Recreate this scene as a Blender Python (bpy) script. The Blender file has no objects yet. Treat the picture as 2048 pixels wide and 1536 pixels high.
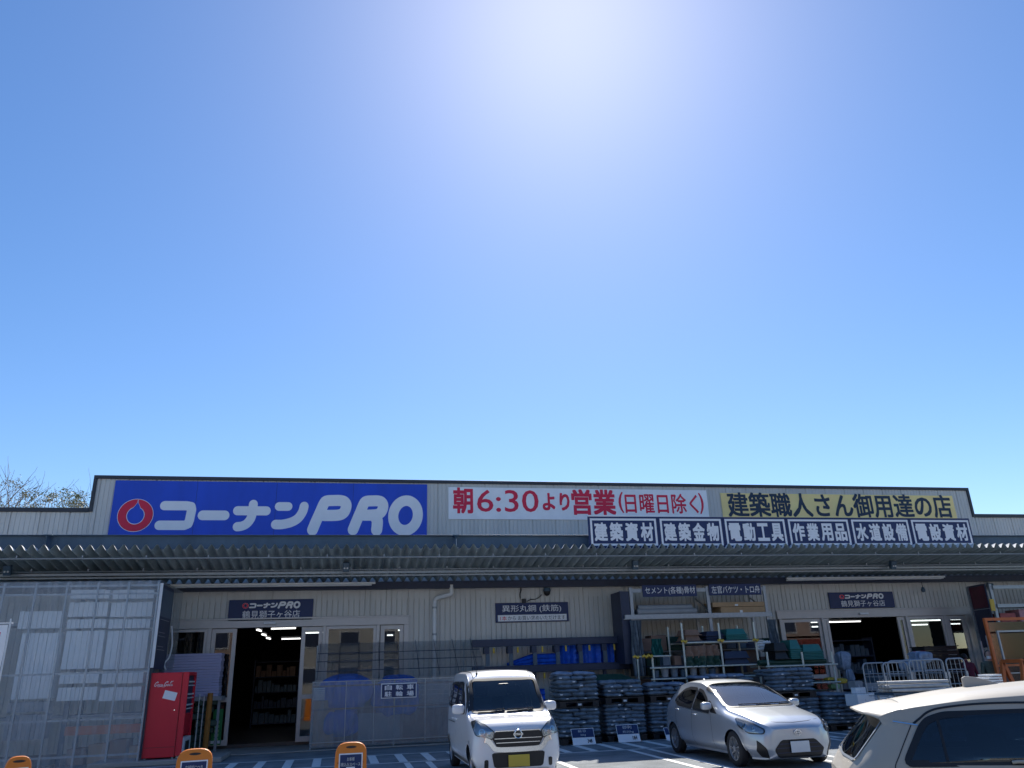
import bpy, bmesh, math, random
from mathutils import Vector, Matrix
R = math.radians
random.seed(7)
S = bpy.context.scene
COL = S.collection

# ------------------------------------------------------------------ camera
CAMH, FPX = 1.6, 1540.0
YAW, PITCH, ROLL = R(12.067), R(20.5), R(-2.004)
cy, sy, cp, sp = math.cos(YAW), math.sin(YAW), math.cos(PITCH), math.sin(PITCH)
_F = Vector((sy*cp, cy*cp, sp)); _R = Vector((cy, -sy, 0)); _U = _R.cross(_F)
CR = math.cos(ROLL)*_R + math.sin(ROLL)*_U
CU = -math.sin(ROLL)*_R + math.cos(ROLL)*_U
cam = bpy.data.cameras.new('camera'); camo = bpy.data.objects.new('camera', cam); COL.objects.link(camo)
camo.matrix_world = Matrix((( CR.x, CU.x, -_F.x, 0), (CR.y, CU.y, -_F.y, 0), (CR.z, CU.z, -_F.z, CAMH), (0, 0, 0, 1)))
cam.sensor_width = 36; cam.lens = FPX/2048*36; cam.clip_end = 2000; cam.clip_start = 0.05
S.camera = camo
def ray(px, py): return (px-1024)*CR + (768-py)*CU + FPX*_F
def at(px, py, Y):                       # real point at depth Y seen at photo pixel (measuring aid)
    r = ray(px, py); t = Y/r.y
    return Vector((r.x*t, Y, CAMH + r.z*t))
def gnd(px, py, z=0.0):
    r = ray(px, py); t = (z-CAMH)/r.z
    return Vector((r.x*t, r.y*t, z))

# ------------------------------------------------------------------ sky, sun, exposure
SUN_EL, SUN_AZ = R(47.5), R(18.7)
W = bpy.data.worlds.new('World'); S.world = W; W.use_nodes = True
nt = W.node_tree; nt.nodes.clear()
sky = nt.nodes.new('ShaderNodeTexSky'); sky.sky_type = 'NISHITA'; sky.sun_disc = False
sky.sun_elevation = SUN_EL; sky.sun_rotation = SUN_AZ
sky.air_density = 1.0; sky.dust_density = 0.30; sky.ozone_density = 3.0; sky.altitude = 50
hs = nt.nodes.new('ShaderNodeHueSaturation'); hs.inputs['Saturation'].default_value = 1.22; hs.inputs['Hue'].default_value = 0.5045
bg = nt.nodes.new('ShaderNodeBackground'); bg.inputs['Strength'].default_value = 0.102
ow = nt.nodes.new('ShaderNodeOutputWorld')
nt.links.new(sky.outputs[0], hs.inputs['Color']); nt.links.new(hs.outputs[0], bg.inputs[0]); nt.links.new(bg.outputs[0], ow.inputs[0])
sl = bpy.data.lights.new('sun', 'SUN'); sl.energy = 4.4; sl.angle = R(0.53); sl.color = (1.0, 0.95, 0.86)
so = bpy.data.objects.new('sun', sl); COL.objects.link(so)
sd = Vector((math.sin(SUN_AZ)*math.cos(SUN_EL), math.cos(SUN_AZ)*math.cos(SUN_EL), math.sin(SUN_EL)))
so.rotation_euler = sd.to_track_quat('Z', 'Y').to_euler(); so.location = (0, 0, 30)
S.view_settings.view_transform = 'Standard'; S.view_settings.look = 'None'
S.view_settings.exposure = 0.6; S.view_settings.gamma = 1.0
try: S.cycles.max_bounces = 8; S.cycles.transparent_max_bounces = 16; S.cycles.caustics_reflective = False; S.cycles.caustics_refractive = False
except Exception: pass

# ------------------------------------------------------------------ helpers
def mk(name, col, rough=0.6, metal=0.0, noise=0.0, nscale=6.0, bump=0.0, bscale=40.0, coat=0.0, emit=None, estr=0.0, spec=None, stretch=None):
    m = bpy.data.materials.new(name); m.use_nodes = True
    n = m.node_tree.nodes; l = m.node_tree.links; b = n['Principled BSDF']
    b.inputs['Base Color'].default_value = (*col, 1); b.inputs['Roughness'].default_value = rough; b.inputs['Metallic'].default_value = metal
    if coat: b.inputs['Coat Weight'].default_value = coat; b.inputs['Coat Roughness'].default_value = 0.03
    if spec is not None: b.inputs['Specular IOR Level'].default_value = spec
    if emit: b.inputs['Emission Color'].default_value = (*emit, 1); b.inputs['Emission Strength'].default_value = estr
    if noise or bump:
        tc = n.new('ShaderNodeTexCoord'); src = tc.outputs['Object']
        if stretch:
            mp = n.new('ShaderNodeMapping'); mp.inputs['Scale'].default_value = stretch; l.new(src, mp.inputs[0]); src = mp.outputs[0]
    if noise:
        t = n.new('ShaderNodeTexNoise'); t.inputs['Scale'].default_value = nscale; t.inputs['Detail'].default_value = 6; t.inputs['Roughness'].default_value = 0.65
        l.new(src, t.inputs['Vector'])
        r = n.new('ShaderNodeValToRGB'); r.color_ramp.elements[0].position = 0.3; r.color_ramp.elements[1].position = 0.7
        r.color_ramp.elements[0].color = (*[max(0, c*(1-noise)) for c in col], 1); r.color_ramp.elements[1].color = (*[min(1, c*(1+noise)) for c in col], 1)
        l.new(t.outputs['Fac'], r.inputs[0]); l.new(r.outputs[0], b.inputs['Base Color'])
    if bump:
        t2 = n.new('ShaderNodeTexNoise'); t2.inputs['Scale'].default_value = bscale; t2.inputs['Detail'].default_value = 4
        l.new(src, t2.inputs['Vector'])
        bp = n.new('ShaderNodeBump'); bp.inputs['Strength'].default_value = bump; bp.inputs['Distance'].default_value = 0.02
        l.new(t2.outputs['Fac'], bp.inputs['Height']); l.new(bp.outputs[0], b.inputs['Normal'])
    return m
def mk_glass(name, tint=(0.8, 0.9, 0.92), rough=0.02, base=0.08):
    m = bpy.data.materials.new(name); m.use_nodes = True
    n = m.node_tree.nodes; l = m.node_tree.links; n.clear()
    o = n.new('ShaderNodeOutputMaterial'); mx = n.new('ShaderNodeMixShader'); tr = n.new('ShaderNodeBsdfTransparent'); gl = n.new('ShaderNodeBsdfGlossy')
    tr.inputs[0].default_value = (*tint, 1); gl.inputs['Roughness'].default_value = rough
    fr = n.new('ShaderNodeFresnel'); fr.inputs['IOR'].default_value = 1.5
    ad = n.new('ShaderNodeMath'); ad.operation = 'ADD'; ad.inputs[1].default_value = base; ad.use_clamp = True
    l.new(fr.outputs[0], ad.inputs[0]); l.new(ad.outputs[0], mx.inputs[0]); l.new(tr.outputs[0], mx.inputs[1]); l.new(gl.outputs[0], mx.inputs[2]); l.new(mx.outputs[0], o.inputs[0])
    return m
def mk_poly(name, col, lo, hi, freq):    # ribbed translucent polycarbonate sheet: fine vertical ribs let more or less through
    m = bpy.data.materials.new(name); m.use_nodes = True
    n = m.node_tree.nodes; l = m.node_tree.links; n.clear()
    o = n.new('ShaderNodeOutputMaterial'); mx = n.new('ShaderNodeMixShader'); tr = n.new('ShaderNodeBsdfTransparent'); p = n.new('ShaderNodeBsdfPrincipled')
    tr.inputs[0].default_value = (0.94, 0.96, 0.97, 1)
    p.inputs['Base Color'].default_value = (*col, 1); p.inputs['Roughness'].default_value = 0.35
    tc = n.new('ShaderNodeTexCoord'); wv = n.new('ShaderNodeTexWave'); wv.wave_type = 'BANDS'; wv.bands_direction = 'X'; wv.inputs['Scale'].default_value = freq; wv.inputs['Distortion'].default_value = 0.2
    nz = n.new('ShaderNodeTexNoise'); nz.inputs['Scale'].default_value = 3.0; nz.inputs['Detail'].default_value = 5
    mp = n.new('ShaderNodeMapping'); mp.inputs['Scale'].default_value = (3.0, 3.0, 0.5)
    l.new(tc.outputs['Object'], wv.inputs['Vector']); l.new(tc.outputs['Object'], mp.inputs[0]); l.new(mp.outputs[0], nz.inputs['Vector'])
    av = n.new('ShaderNodeMath'); av.operation = 'MULTIPLY'; l.new(wv.outputs['Fac'], av.inputs[0]); l.new(nz.outputs['Fac'], av.inputs[1])
    mr = n.new('ShaderNodeMapRange'); mr.inputs[1].default_value = 0; mr.inputs[2].default_value = 0.7; mr.inputs[3].default_value = lo; mr.inputs[4].default_value = hi
    l.new(av.outputs[0], mr.inputs[0]); l.new(mr.outputs[0], mx.inputs[0]); l.new(tr.outputs[0], mx.inputs[1]); l.new(p.outputs[0], mx.inputs[2]); l.new(mx.outputs[0], o.inputs[0])
    return m

class MB:
    """collects shapes given in world (or local, origin=0) coordinates, links them as one mesh object"""
    def __init__(s, o=(0, 0, 0)): s.v = []; s.f = []; s.mi = []; s.o = Vector(o); s.m = 0
    def add(s, vs, fs):
        b = len(s.v); s.v += [Vector(p)-s.o for p in vs]; s.f += [tuple(i+b for i in f) for f in fs]; s.mi += [s.m]*len(fs)
    def box(s, x0, x1, y0, y1, z0, z1):
        s.add([(x0,y0,z0),(x1,y0,z0),(x1,y1,z0),(x0,y1,z0),(x0,y0,z1),(x1,y0,z1),(x1,y1,z1),(x0,y1,z1)],
              [(0,3,2,1),(4,5,6,7),(0,1,5,4),(1,2,6,5),(2,3,7,6),(3,0,4,7)])
    def cbox(s, c, d, rz=0, rx=0):
        M = Matrix.Rotation(rz, 3, 'Z') @ Matrix.Rotation(rx, 3, 'X'); c = Vector(c); h = [k/2 for k in d]
        vs = [c + M @ Vector((sx*h[0], sy_*h[1], sz*h[2])) for sz in (-1,1) for sx, sy_ in ((-1,-1),(1,-1),(1,1),(-1,1))]
        s.add(vs, [(0,3,2,1),(4,5,6,7),(0,1,5,4),(1,2,6,5),(2,3,7,6),(3,0,4,7)])
    def beam(s, a, b, w, h=None, up=(0,0,1)):
        a, b = Vector(a), Vector(b); d = (b-a).normalized(); u = Vector(up)
        if abs(d.dot(u)) > 0.98: u = Vector((0,1,0))
        x = d.cross(u).normalized(); u = x.cross(d); h = h or w
        vs = [p + sx*x*w/2 + su*u*h/2 for p in (a, b) for sx, su in ((-1,-1),(1,-1),(1,1),(-1,1))]
        s.add(vs, [(0,1,2,3),(7,6,5,4),(0,4,5,1),(1,5,6,2),(2,6,7,3),(3,7,4,0)])
    def tube(s, pts, r, n=8, closed=False, caps=True):
        pts = [Vector(p) for p in pts]; k = len(pts); rings = []; rr = r if isinstance(r, (list, tuple)) else [r]*k
        pu = None
        for i, p in enumerate(pts):
            if closed: d = (pts[(i+1)%k]-pts[i-1]).normalized()
            else: d = (pts[min(i+1,k-1)]-pts[max(i-1,0)]).normalized()
            if pu is None:
                u = Vector((0,0,1)) if abs(d.z) < 0.9 else Vector((0,1,0))
            else: u = pu
            x = d.cross(u)
            if x.length < 1e-5: x = d.cross(Vector((1,0,0)))
            x.normalize(); u = x.cross(d).normalized(); pu = u
            rings.append([p + rr[i]*(math.cos(2*math.pi*j/n)*x + math.sin(2*math.pi*j/n)*u) for j in range(n)])
        vs = [q for g in rings for q in g]; fs = []
        for i in range(k if closed else k-1):
            for j in range(n): a, b = i*n, ((i+1)%k)*n; fs.append((a+j, a+(j+1)%n, b+(j+1)%n, b+j))
        if caps and not closed: fs += [tuple(range(n-1,-1,-1)), tuple(range((k-1)*n, k*n))]
        s.add(vs, fs)
    def cyl(s, a, b, r, n=16, r2=None): s.tube([a, b], [r, r if r2 is None else r2], n)
    def prism(s, poly, fn, d0, d1):      # poly of (a,b); fn(a,b,d) -> point
        k = len(poly); s.add([fn(a,b,d0) for a,b in poly]+[fn(a,b,d1) for a,b in poly],
              [tuple(range(k))[::-1], tuple(range(k,2*k))]+[(i,(i+1)%k,k+(i+1)%k,k+i) for i in range(k)])
    def grid(s, P):                      # P[i][j]
        n, m = len(P), len(P[0]); s.add([q for r in P for q in r], [(i*m+j, i*m+j+1, (i+1)*m+j+1, (i+1)*m+j) for i in range(n-1) for j in range(m-1)])
    def build(s, name, mats, parent=None, smooth=None, bevel=0, loc=None, recalc=True):
        me = bpy.data.meshes.new(name); me.from_pydata(s.v, [], s.f)
        for m in (mats if isinstance(mats, (list, tuple)) else [mats]): me.materials.append(m)
        if any(s.mi): me.polygons.foreach_set('material_index', s.mi)
        if recalc:
            bm = bmesh.new(); bm.from_mesh(me); bmesh.ops.recalc_face_normals(bm, faces=bm.faces); bm.to_mesh(me); bm.free()
        if smooth is not None:
            me.shade_smooth(); me.set_sharp_from_angle(angle=R(smooth))
        o = bpy.data.objects.new(name, me); COL.objects.link(o)
        if parent: o.parent = parent
        o.location = loc if loc is not None else ((0,0,0) if parent else s.o)
        if bevel:
            md = o.modifiers.new('bevel', 'BEVEL'); md.width = bevel; md.segments = 2; md.limit_method = 'ANGLE'; md.angle_limit = R(40)
        return o
def tag(o, label=None, cat=None, group=None, kind=None):
    if label: o['label'] = label
    if cat: o['category'] = cat
    if group: o['group'] = group
    if kind: o['kind'] = kind
    return o
def thing(name, label, cat, loc=(0,0,0), rz=0, group=None):
    o = bpy.data.objects.new(name, None); COL.objects.link(o); o.location = loc; o.rotation_euler = (0,0,rz); o.empty_display_size = 0.2
    return tag(o, label, cat, group)
def copy_tree(o, parent=None):
    c = o.copy(); COL.objects.link(c)
    if parent: c.parent = parent
    for ch in list(o.children): copy_tree(ch, c)
    return c
def text_mb(mb, s, x0, x1, z0, z1, y, bold=0.0, depth=0.0, fit=True, shear=0.0):
    """lettering as real flat mesh facing -Y, filling the box x0..x1, z0..z1 in plane y"""
    c = bpy.data.curves.new('t', 'FONT'); c.body = s; c.resolution_u = 3; c.shear = shear
    o = bpy.data.objects.new('t', c); COL.objects.link(o)
    dg = bpy.context.evaluated_depsgraph_get(); dg.update()
    me = bpy.data.meshes.new_from_object(o.evaluated_get(dg)); bpy.data.objects.remove(o); bpy.data.curves.remove(c)
    vs = [v.co.copy() for v in me.vertices]; fs = [tuple(p.vertices) for p in me.polygons]; bpy.data.meshes.remove(me)
    d = bold                                   # heavier weight: the glyph struck several times, slightly shifted, each a hair prouder
    sh = [(0, 0)] if d < 0.004 else [(0, 0), (-d, 0), (d, 0), (0, -d), (0, d)] if d < 0.02 else [(0, 0), (-d, -d), (d, d), (-d, d), (d, -d), (0, d), (0, -d), (-d, 0), (d, 0)]
    a0, a1 = min(v.x for v in vs)-d, max(v.x for v in vs)+d; b0, b1 = min(v.y for v in vs)-d, max(v.y for v in vs)+d
    kx, kz = (x1-x0)/(a1-a0), (z1-z0)/(b1-b0)
    for i, (dx, dy) in enumerate(sh): mb.add([(x0+(v.x+dx-a0)*kx, y-0.0004*i, z0+(v.y+dy-b0)*kz) for v in vs], fs)
def union2d(strokes):
    """flat union of round-ended strokes [(path, width, closed)] -> verts, faces without overlaps"""
    from mathutils.geometry import delaunay_2d_cdt
    V = []; Fc = []
    for path, w, closed in strokes:
        P = [Vector((p[0], p[1])) for p in path]; k = len(P)
        for i in range(k if closed else k-1):
            p, q = P[i], P[(i+1) % k]; d = (q-p)
            if d.length < 1e-6: continue
            d.normalize(); n = Vector((-d.y, d.x))*w/2; b = len(V); V += [p+n, p-n, q-n, q+n]; Fc.append([b, b+1, b+2, b+3])
        for p in P: b = len(V); V += [p+Vector((math.cos(2*math.pi*j/20), math.sin(2*math.pi*j/20)))*w/2 for j in range(20)]; Fc.append(list(range(b, b+20)))
    vo, eo, fo, ov, oe, of = delaunay_2d_cdt(V, [], Fc, 0, 1e-4)
    return [(v.x, v.y) for v in vo], [tuple(f) for f, o_ in zip(fo, of) if o_]
def spline(pts, n=8, closed=False):
    pts = [Vector((*p, 0)) if len(p) == 2 else Vector(p) for p in pts]; k = len(pts); out = []
    for i in range(k if closed else k-1):
        if closed: p0, p1, p2, p3 = pts[i-1], pts[i], pts[(i+1)%k], pts[(i+2)%k]
        else: p0, p1, p2, p3 = pts[max(i-1,0)], pts[i], pts[i+1], pts[min(i+2,k-1)]
        for j in range(n):
            t = j/n; out.append(0.5*((2*p1)+(-p0+p2)*t+(2*p0-5*p1+4*p2-p3)*t*t+(-p0+3*p1-3*p2+p3)*t**3))
    if not closed: out.append(pts[-1])
    return out
def stroke2d(path, w, closed=False, cap=True):
    """outline strip of a 2-D path with round ends -> verts, faces"""
    P = [Vector((p[0], p[1])) for p in path]; k = len(P); vs = []; fs = []
    N = []
    for i in range(k):
        d = (P[(i+1)%k]-P[i-1]) if closed else (P[min(i+1,k-1)]-P[max(i-1,0)])
        d.normalize(); N.append(Vector((-d.y, d.x)))
    for p, n in zip(P, N): vs += [p+n*w/2, p-n*w/2]
    for i in range(k if closed else k-1): a, b = 2*i, 2*((i+1)%k); fs.append((a, a+1, b+1, b))
    if cap and not closed:
        for i, sg in ((0, -1), (k-1, 1)):
            n = N[i]; d = Vector((n.y, -n.x))*sg; b = len(vs); vs += [P[i]+(n*math.cos(t)+d*math.sin(t))*w/2 for t in [math.pi*j/10 for j in range(11)]]
            fs.append(tuple(range(b, b+11)))
    return vs, fs

# ------------------------------------------------------------------ materials
M = {}
M['asphalt'] = mk('asphalt', (0.215, 0.235, 0.25), 0.85, noise=0.35, nscale=1.2, bump=0.6, bscale=160)
M['concrete'] = mk('concrete', (0.33, 0.32, 0.30), 0.85, noise=0.12, nscale=2.0, bump=0.3, bscale=90)
M['paint'] = mk('road_paint', (0.78, 0.78, 0.76), 0.7, noise=0.15, nscale=9)
M['siding'] = mk('siding', (0.585, 0.57, 0.535), 0.5, noise=0.10, nscale=2.2, bump=0.08, bscale=5, stretch=(1,1,0.10))
M['trim'] = mk('dark_trim', (0.03, 0.033, 0.042), 0.45, noise=0.15, nscale=3)
M['steel_navy'] = mk('painted_steel', (0.055, 0.10, 0.15), 0.42, noise=0.25, nscale=1.5, stretch=(1,1,0.3))
M['steel_dark'] = mk('dark_painted_steel', (0.022, 0.034, 0.075), 0.5, noise=0.2, nscale=3)
M['galv'] = mk('galvanised_steel', (0.33, 0.36, 0.39), 0.42, metal=0.5, noise=0.12, nscale=14)
M['roofsheet'] = mk('folded_roof_sheet', (0.40, 0.47, 0.48), 0.5, metal=0.05, noise=0.3, nscale=3, stretch=(1,0.3,1))
M['alu'] = mk('aluminium_frame', (0.52, 0.49, 0.47), 0.45, metal=0.25, noise=0.05, nscale=6)
M['glass'] = mk_glass('window_glass', base=0.05)
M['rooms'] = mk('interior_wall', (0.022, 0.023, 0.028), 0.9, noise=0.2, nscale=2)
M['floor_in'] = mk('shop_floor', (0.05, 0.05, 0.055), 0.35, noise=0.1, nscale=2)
M['lamp'] = mk('fluorescent_tube', (0.9, 0.9, 0.9), 0.4, emit=(1.0, 0.98, 0.95), estr=1.7)
M['white_plastic'] = mk('white_plastic', (0.72, 0.73, 0.74), 0.45, noise=0.04, nscale=5)
M['white_paint'] = mk('white_sign_paint', (0.84, 0.84, 0.86), 0.5, noise=0.03, nscale=4)
M['sign_blue'] = mk('sign_blue', (0.010, 0.07, 0.56), 0.5, noise=0.12, nscale=1.3, stretch=(1,1,.3))
M['sign_navy'] = mk('sign_navy', (0.010, 0.025, 0.105), 0.5, noise=0.1, nscale=2)
M['sign_white'] = mk('banner_white', (0.90, 0.90, 0.91), 0.6, noise=0.07, nscale=1.6, bump=.15, bscale=1.5)
M['sign_yellow'] = mk('banner_yellow', (1.0, 0.75, 0.31), 0.6, noise=0.07, nscale=1.6, bump=.15, bscale=1.5)
M['red'] = mk('sign_red', (0.72, 0.012, 0.06), 0.5, noise=0.05, nscale=3)
M['lettering_navy'] = mk('lettering_navy', (0.015, 0.035, 0.07), 0.55)
M['poly'] = mk_poly('polycarbonate_sheet', (0.86, 0.89, 0.93), 0.04, 0.34, 22)
M['poly2'] = mk_poly('polycarbonate_fence', (0.42, 0.44, 0.47), 0.16, 0.50, 22)
M['polyroof'] = mk_poly('smoked_polycarbonate', (0.16, 0.20, 0.24), 0.2, 0.5, 10)
M['black'] = mk('black_plastic', (0.012, 0.012, 0.014), 0.45)
M['rubber'] = mk('rubber', (0.018, 0.018, 0.02), 0.8)
M['orange'] = mk('orange_plastic', (0.75, 0.21, 0.015), 0.5, noise=0.06, nscale=6)
M['orange_steel'] = mk('orange_painted_steel', (0.55, 0.13, 0.03), 0.5, noise=0.15, nscale=5)
M['card'] = mk('cardboard', (0.42, 0.27, 0.15), 0.85, noise=0.1, nscale=5)
M['tarp'] = mk('blue_tarpaulin', (0.012, 0.11, 0.60), 0.5, noise=0.2, nscale=4, bump=0.6, bscale=6)
M['yellow'] = mk('yellow_plastic', (0.62, 0.42, 0.05), 0.5)
M['teal'] = mk('green_plastic_tub', (0.02, 0.16, 0.15), 0.4, noise=0.1, nscale=4)
M['green_dark'] = mk('dark_green_plastic', (0.012, 0.055, 0.04), 0.5, noise=0.2, nscale=5)
M['bag'] = mk('woven_sack', (0.165, 0.205, 0.25), 0.5, noise=0.35, nscale=7, bump=0.5, bscale=12)
M['bagtop'] = mk('pale_woven_sack', (0.22, 0.28, 0.38), 0.5, noise=0.3, nscale=7, bump=0.5, bscale=12)
M['board'] = mk('insulation_board', (0.90, 0.90, 0.90), 0.7, noise=0.05, nscale=3)
M['pipe'] = mk('scaffold_pipe', (0.60, 0.62, 0.55), 0.45, metal=.2, noise=.1, nscale=12)
M['lilac'] = mk('lilac_board', (0.44, 0.43, 0.62), 0.7, noise=0.05, nscale=3)
M['brownboard'] = mk('brown_board', (0.24, 0.15, 0.11), 0.8, noise=0.2, nscale=3)
M['greyboard'] = mk('grey_board', (0.30, 0.31, 0.33), 0.8, noise=0.1, nscale=3)
M['green_sign'] = mk('green_poster', (0.02, 0.22, 0.06), 0.5)
M['lightgreen'] = mk('pale_green_lettering', (0.35, 0.55, 0.25), 0.6)
M['chrome'] = mk('chrome', (0.88, 0.89, 0.90), 0.18, metal=1.0)

# ------------------------------------------------------------------ ground
D = 22.393                                # facade plane
m = MB(); m.grid([[(x, y, 0) for x in (-300, -60, -20, 0, 20, 60, 300)] for y in (-200, -40, 0, 20, 40, 120, 400)])
tag(m.build('ground', M['asphalt']), kind='structure')
m = MB(); m.box(-14, 26, 20.55, D-0.01, 0.002, 0.03)
tag(m.build('pavement', M['concrete'], bevel=0.015), kind='structure')
m = MB(); m.box(-5.2, -2.55, 19.1, 20.54, 0.001, 0.10); tag(m.build('concrete_plinth', M['concrete'], bevel=.02), kind='structure')
m = MB(); z = 0.005
def pline(x0, y0, x1, y1, w, zz=z):
    d = Vector((x1-x0, y1-y0)).normalized(); n = Vector((-d.y, d.x))*w/2
    m.add([(x0+n.x,y0+n.y,zz),(x0-n.x,y0-n.y,zz),(x1-n.x,y1-n.y,zz),(x1+n.x,y1+n.y,zz)], [(0,1,2,3)])
pline(-9, 18.74, 24, 18.66, 0.10); pline(-9, 16.98, 24, 16.86, 0.10)
for k in range(-14, 42):
    x = -1.1+0.565*k
    if -9 < x < 24 and not (-5.2 < x < -2.8): pline(x, 18.68, x+0.02, 17.03, 0.17, 0.0052)
for k in range(-3, 8):
    for dx in (-0.21, 0.21):
        x = 6.03+2.3*k+dx; pline(x, 16.81, x, 11.9, 0.12, 0.0054)
    pline(6.03+2.3*k-0.21, 11.84, 6.03+2.3*k+0.21, 11.84, 0.12, 0.0054)
tag(m.build('parking_lines', M['paint'], recalc=False), kind='structure')
# ------------------------------------------------------------------ store building
bld = thing('store_building', 'long cream ribbed-metal shop building with dark parapet edge and two glazed entrances', 'building', (0, D, 0))
O = Vector((0, D, 0))
def ribbed(mb, x0, x1, z0, z1, y, pitch, dep, major=0):
    xs = []; k = 0; x = x0
    while x < x1-1e-4:
        g = 0.018 if not (major and k % major == 0) else 0.03
        dd = dep if not (major and k % major == 0) else dep*2.2
        e = min(x+pitch, x1)
        xs += [(x, y), (max(x, e-g-0.012), y), (max(x, e-g), y+dd), (max(x, e-0.008), y+dd)]; x = e; k += 1
    xs.append((x1, y))
    P = [xs[0]]
    for q in xs[1:]:
        if q[0] > P[-1][0]+1e-5 or abs(q[1]-P[-1][1]) > 1e-5: P.append(q)
    mb.grid([[(a, b, z0) for a, b in P], [(a, b, z1) for a, b in P]])
XL, XR, ZH, ZL = -6.87, 20.56, 6.93, 6.02
E1 = (at(335,1245,D).x, at(818,1235,D).x, 3.14); E2 = (at(1551,1222,D).x, at(1934,1215,D).x, 3.06)
wb = MB(O)
ribbed(wb, XL, XR, 3.6, ZH, D, 0.118, 0.012, 6)
ribbed(wb, -16, XL, 3.6, ZL, D, 0.118, 0.012, 6); ribbed(wb, XR, 34, 3.6, ZL, D, 0.118, 0.012, 6)
wb.build('facade_wall', M['siding'], bld, recalc=False)
wb = MB(O)
for a, b, c in ((-16, E1[0], 0.1), (E1[1], E2[0], 0.1), (E2[1], 34, 0.1), (E1[0], E1[1], E1[2]), (E2[0], E2[1], E2[2])):
    ribbed(wb, a, b, c, 3.9, D-0.006, 0.145, 0.024, 0)
wb.build('lower_facade_wall', M['siding'], bld, recalc=False)
wb = MB(O)
for a, b, c, t in ((-16, E1[0], 0.1, 3.9), (E1[1], E2[0], 0.1, 3.9), (E2[1], 34, 0.1, 3.9), (E1[0], E1[1], E1[2], 3.9), (E2[0], E2[1], E2[2], 3.9), (-16, XL, 3.9, ZL-.01), (XL, XR, 3.9, ZH-.01), (XR, 34, 3.9, ZL-.01)):
    wb.box(a, b, D+0.045, D+0.16, c, t)
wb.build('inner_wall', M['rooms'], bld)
tb = MB(O)                                   # dark parapet coping with its two steps
tw = 0.085
tb.box(XL-tw, XR+tw, D-0.045, D+0.24, ZH-0.02, ZH+0.075)
tb.box(XL-tw, XL+0.004, D-0.045, D+0.24, ZL-0.02, ZH-0.022); tb.box(XR-0.004, XR+tw, D-0.045, D+0.24, ZL-0.02, ZH-0.022)
tb.box(-16, XL-tw-0.002, D-0.045, D+0.24, ZL-0.03, ZL+0.085); tb.box(XR+tw+0.002, 34, D-0.045, D+0.24, ZL-0.03, ZL+0.085)
tb.build('parapet_coping', M['trim'], bld, bevel=0.008)
rb = MB(O); rb.box(-16, 34, D+0.25, D+22, 5.2, 5.4); rb.build('roof', M['trim'], bld)
rb = MB(O); rb.box(-16, -15.8, D+0.17, D+22, 0, 5.2); rb.box(33.8, 34, D+0.17, D+22, 0, 5.2); rb.box(-15.8, 33.8, D+21.8, D+22, 0, 5.2); rb.build('side_wall', M['siding'], bld)
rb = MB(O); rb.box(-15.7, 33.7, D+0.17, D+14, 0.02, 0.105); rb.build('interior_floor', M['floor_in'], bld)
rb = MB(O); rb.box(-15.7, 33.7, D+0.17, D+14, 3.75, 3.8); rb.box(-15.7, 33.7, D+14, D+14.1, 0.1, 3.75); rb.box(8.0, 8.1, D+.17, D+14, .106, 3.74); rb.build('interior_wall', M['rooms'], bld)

def entrance(X0, X1, ztop, zhead, posts, panes, door, zf=0.1, label=None):
    """aluminium shopfront: header, mullions (x0,x1), panes (x0,x1,z0,z1,stile), open doorway between door[0], door[1]"""
    fr = MB(O); y0, y1 = D-0.055, D+0.10
    fr.box(X0, X1, y0-0.01, y1, zhead, ztop)
    fr.box(X0-0.03, X1+0.03, y0-0.03, y0-0.012, ztop-0.01, ztop+0.035)
    for a, b in posts: fr.box(a, b, y0, y1, zf, zhead-0.001)
    o = fr.build('entrance_frame', M['alu'], bld, bevel=0.006)
    gl = MB(O)
    for a, b, c, d, st in panes:
        yy = D-0.01 if st < 0.09 else D+0.03
        f = MB(O); f.box(a, a+st, yy-0.025, yy+0.025, c, d); f.box(b-st, b, yy-0.025, yy+0.025, c, d); f.box(a+st, b-st, yy-0.024, yy+0.024, d-st, d); f.box(a+st, b-st, yy-0.024, yy+0.024, c, c+st*1.3)
        if d-c > 2: f.box(a+st, b-st, yy-0.023, yy+0.023, 1.02+c, 1.13+c)
        p = f.build('sliding_door' if st >= 0.09 else 'window_sash', M['alu'], o)
        g = MB(O); g.add([(a+st,yy,c+st*1.3),(b-st,yy,c+st*1.3),(b-st,yy,d-st),(a+st,yy,d-st)], [(0,1,2,3)]); g.build('glass', M['glass'], o)
    s = MB(O); c = (door[0]+door[1])/2; s.box(c-0.15, c+0.15, y0-0.075, y0-0.012, zhead+0.07, zhead+0.135)
    s.build('door_sensor', M['white_plastic'], o, bevel=0.01)
    return o
fx = lambda px, py=1250: at(px, py, D).x
E1p = [(fx(418,1243), fx(426,1243)), (fx(474-11,1260), fx(474,1260)), (fx(604,1254), fx(613,1254)), (fx(647,1241), fx(653,1241)), (fx(753,1237), fx(760,1237)), (fx(761,1237), fx(768,1237)), (fx(808,1236), fx(818,1236))]
entrance(E1[0], E1[1], 3.14, 2.93, [E1p[0], E1p[3], E1p[4], E1p[6]],
  [(E1[0]+.02, E1p[0][0]-.005, 0.1, 2.92, 0.07), (E1p[0][1]+.005, E1p[1][1], 0.1, 2.92, 0.10), (E1p[2][0], E1p[3][0]-.005, 0.1, 2.92, 0.10), (E1p[3][1]+.005, E1p[4][0]-.005, 0.1, 2.92, 0.07), (E1p[5][0]+.01, E1p[6][0]-.005, 0.1, 2.92, 0.11)], (E1p[1][1], E1p[2][0]))
gx = lambda px, py=1235: at(px, py, D).x
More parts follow.
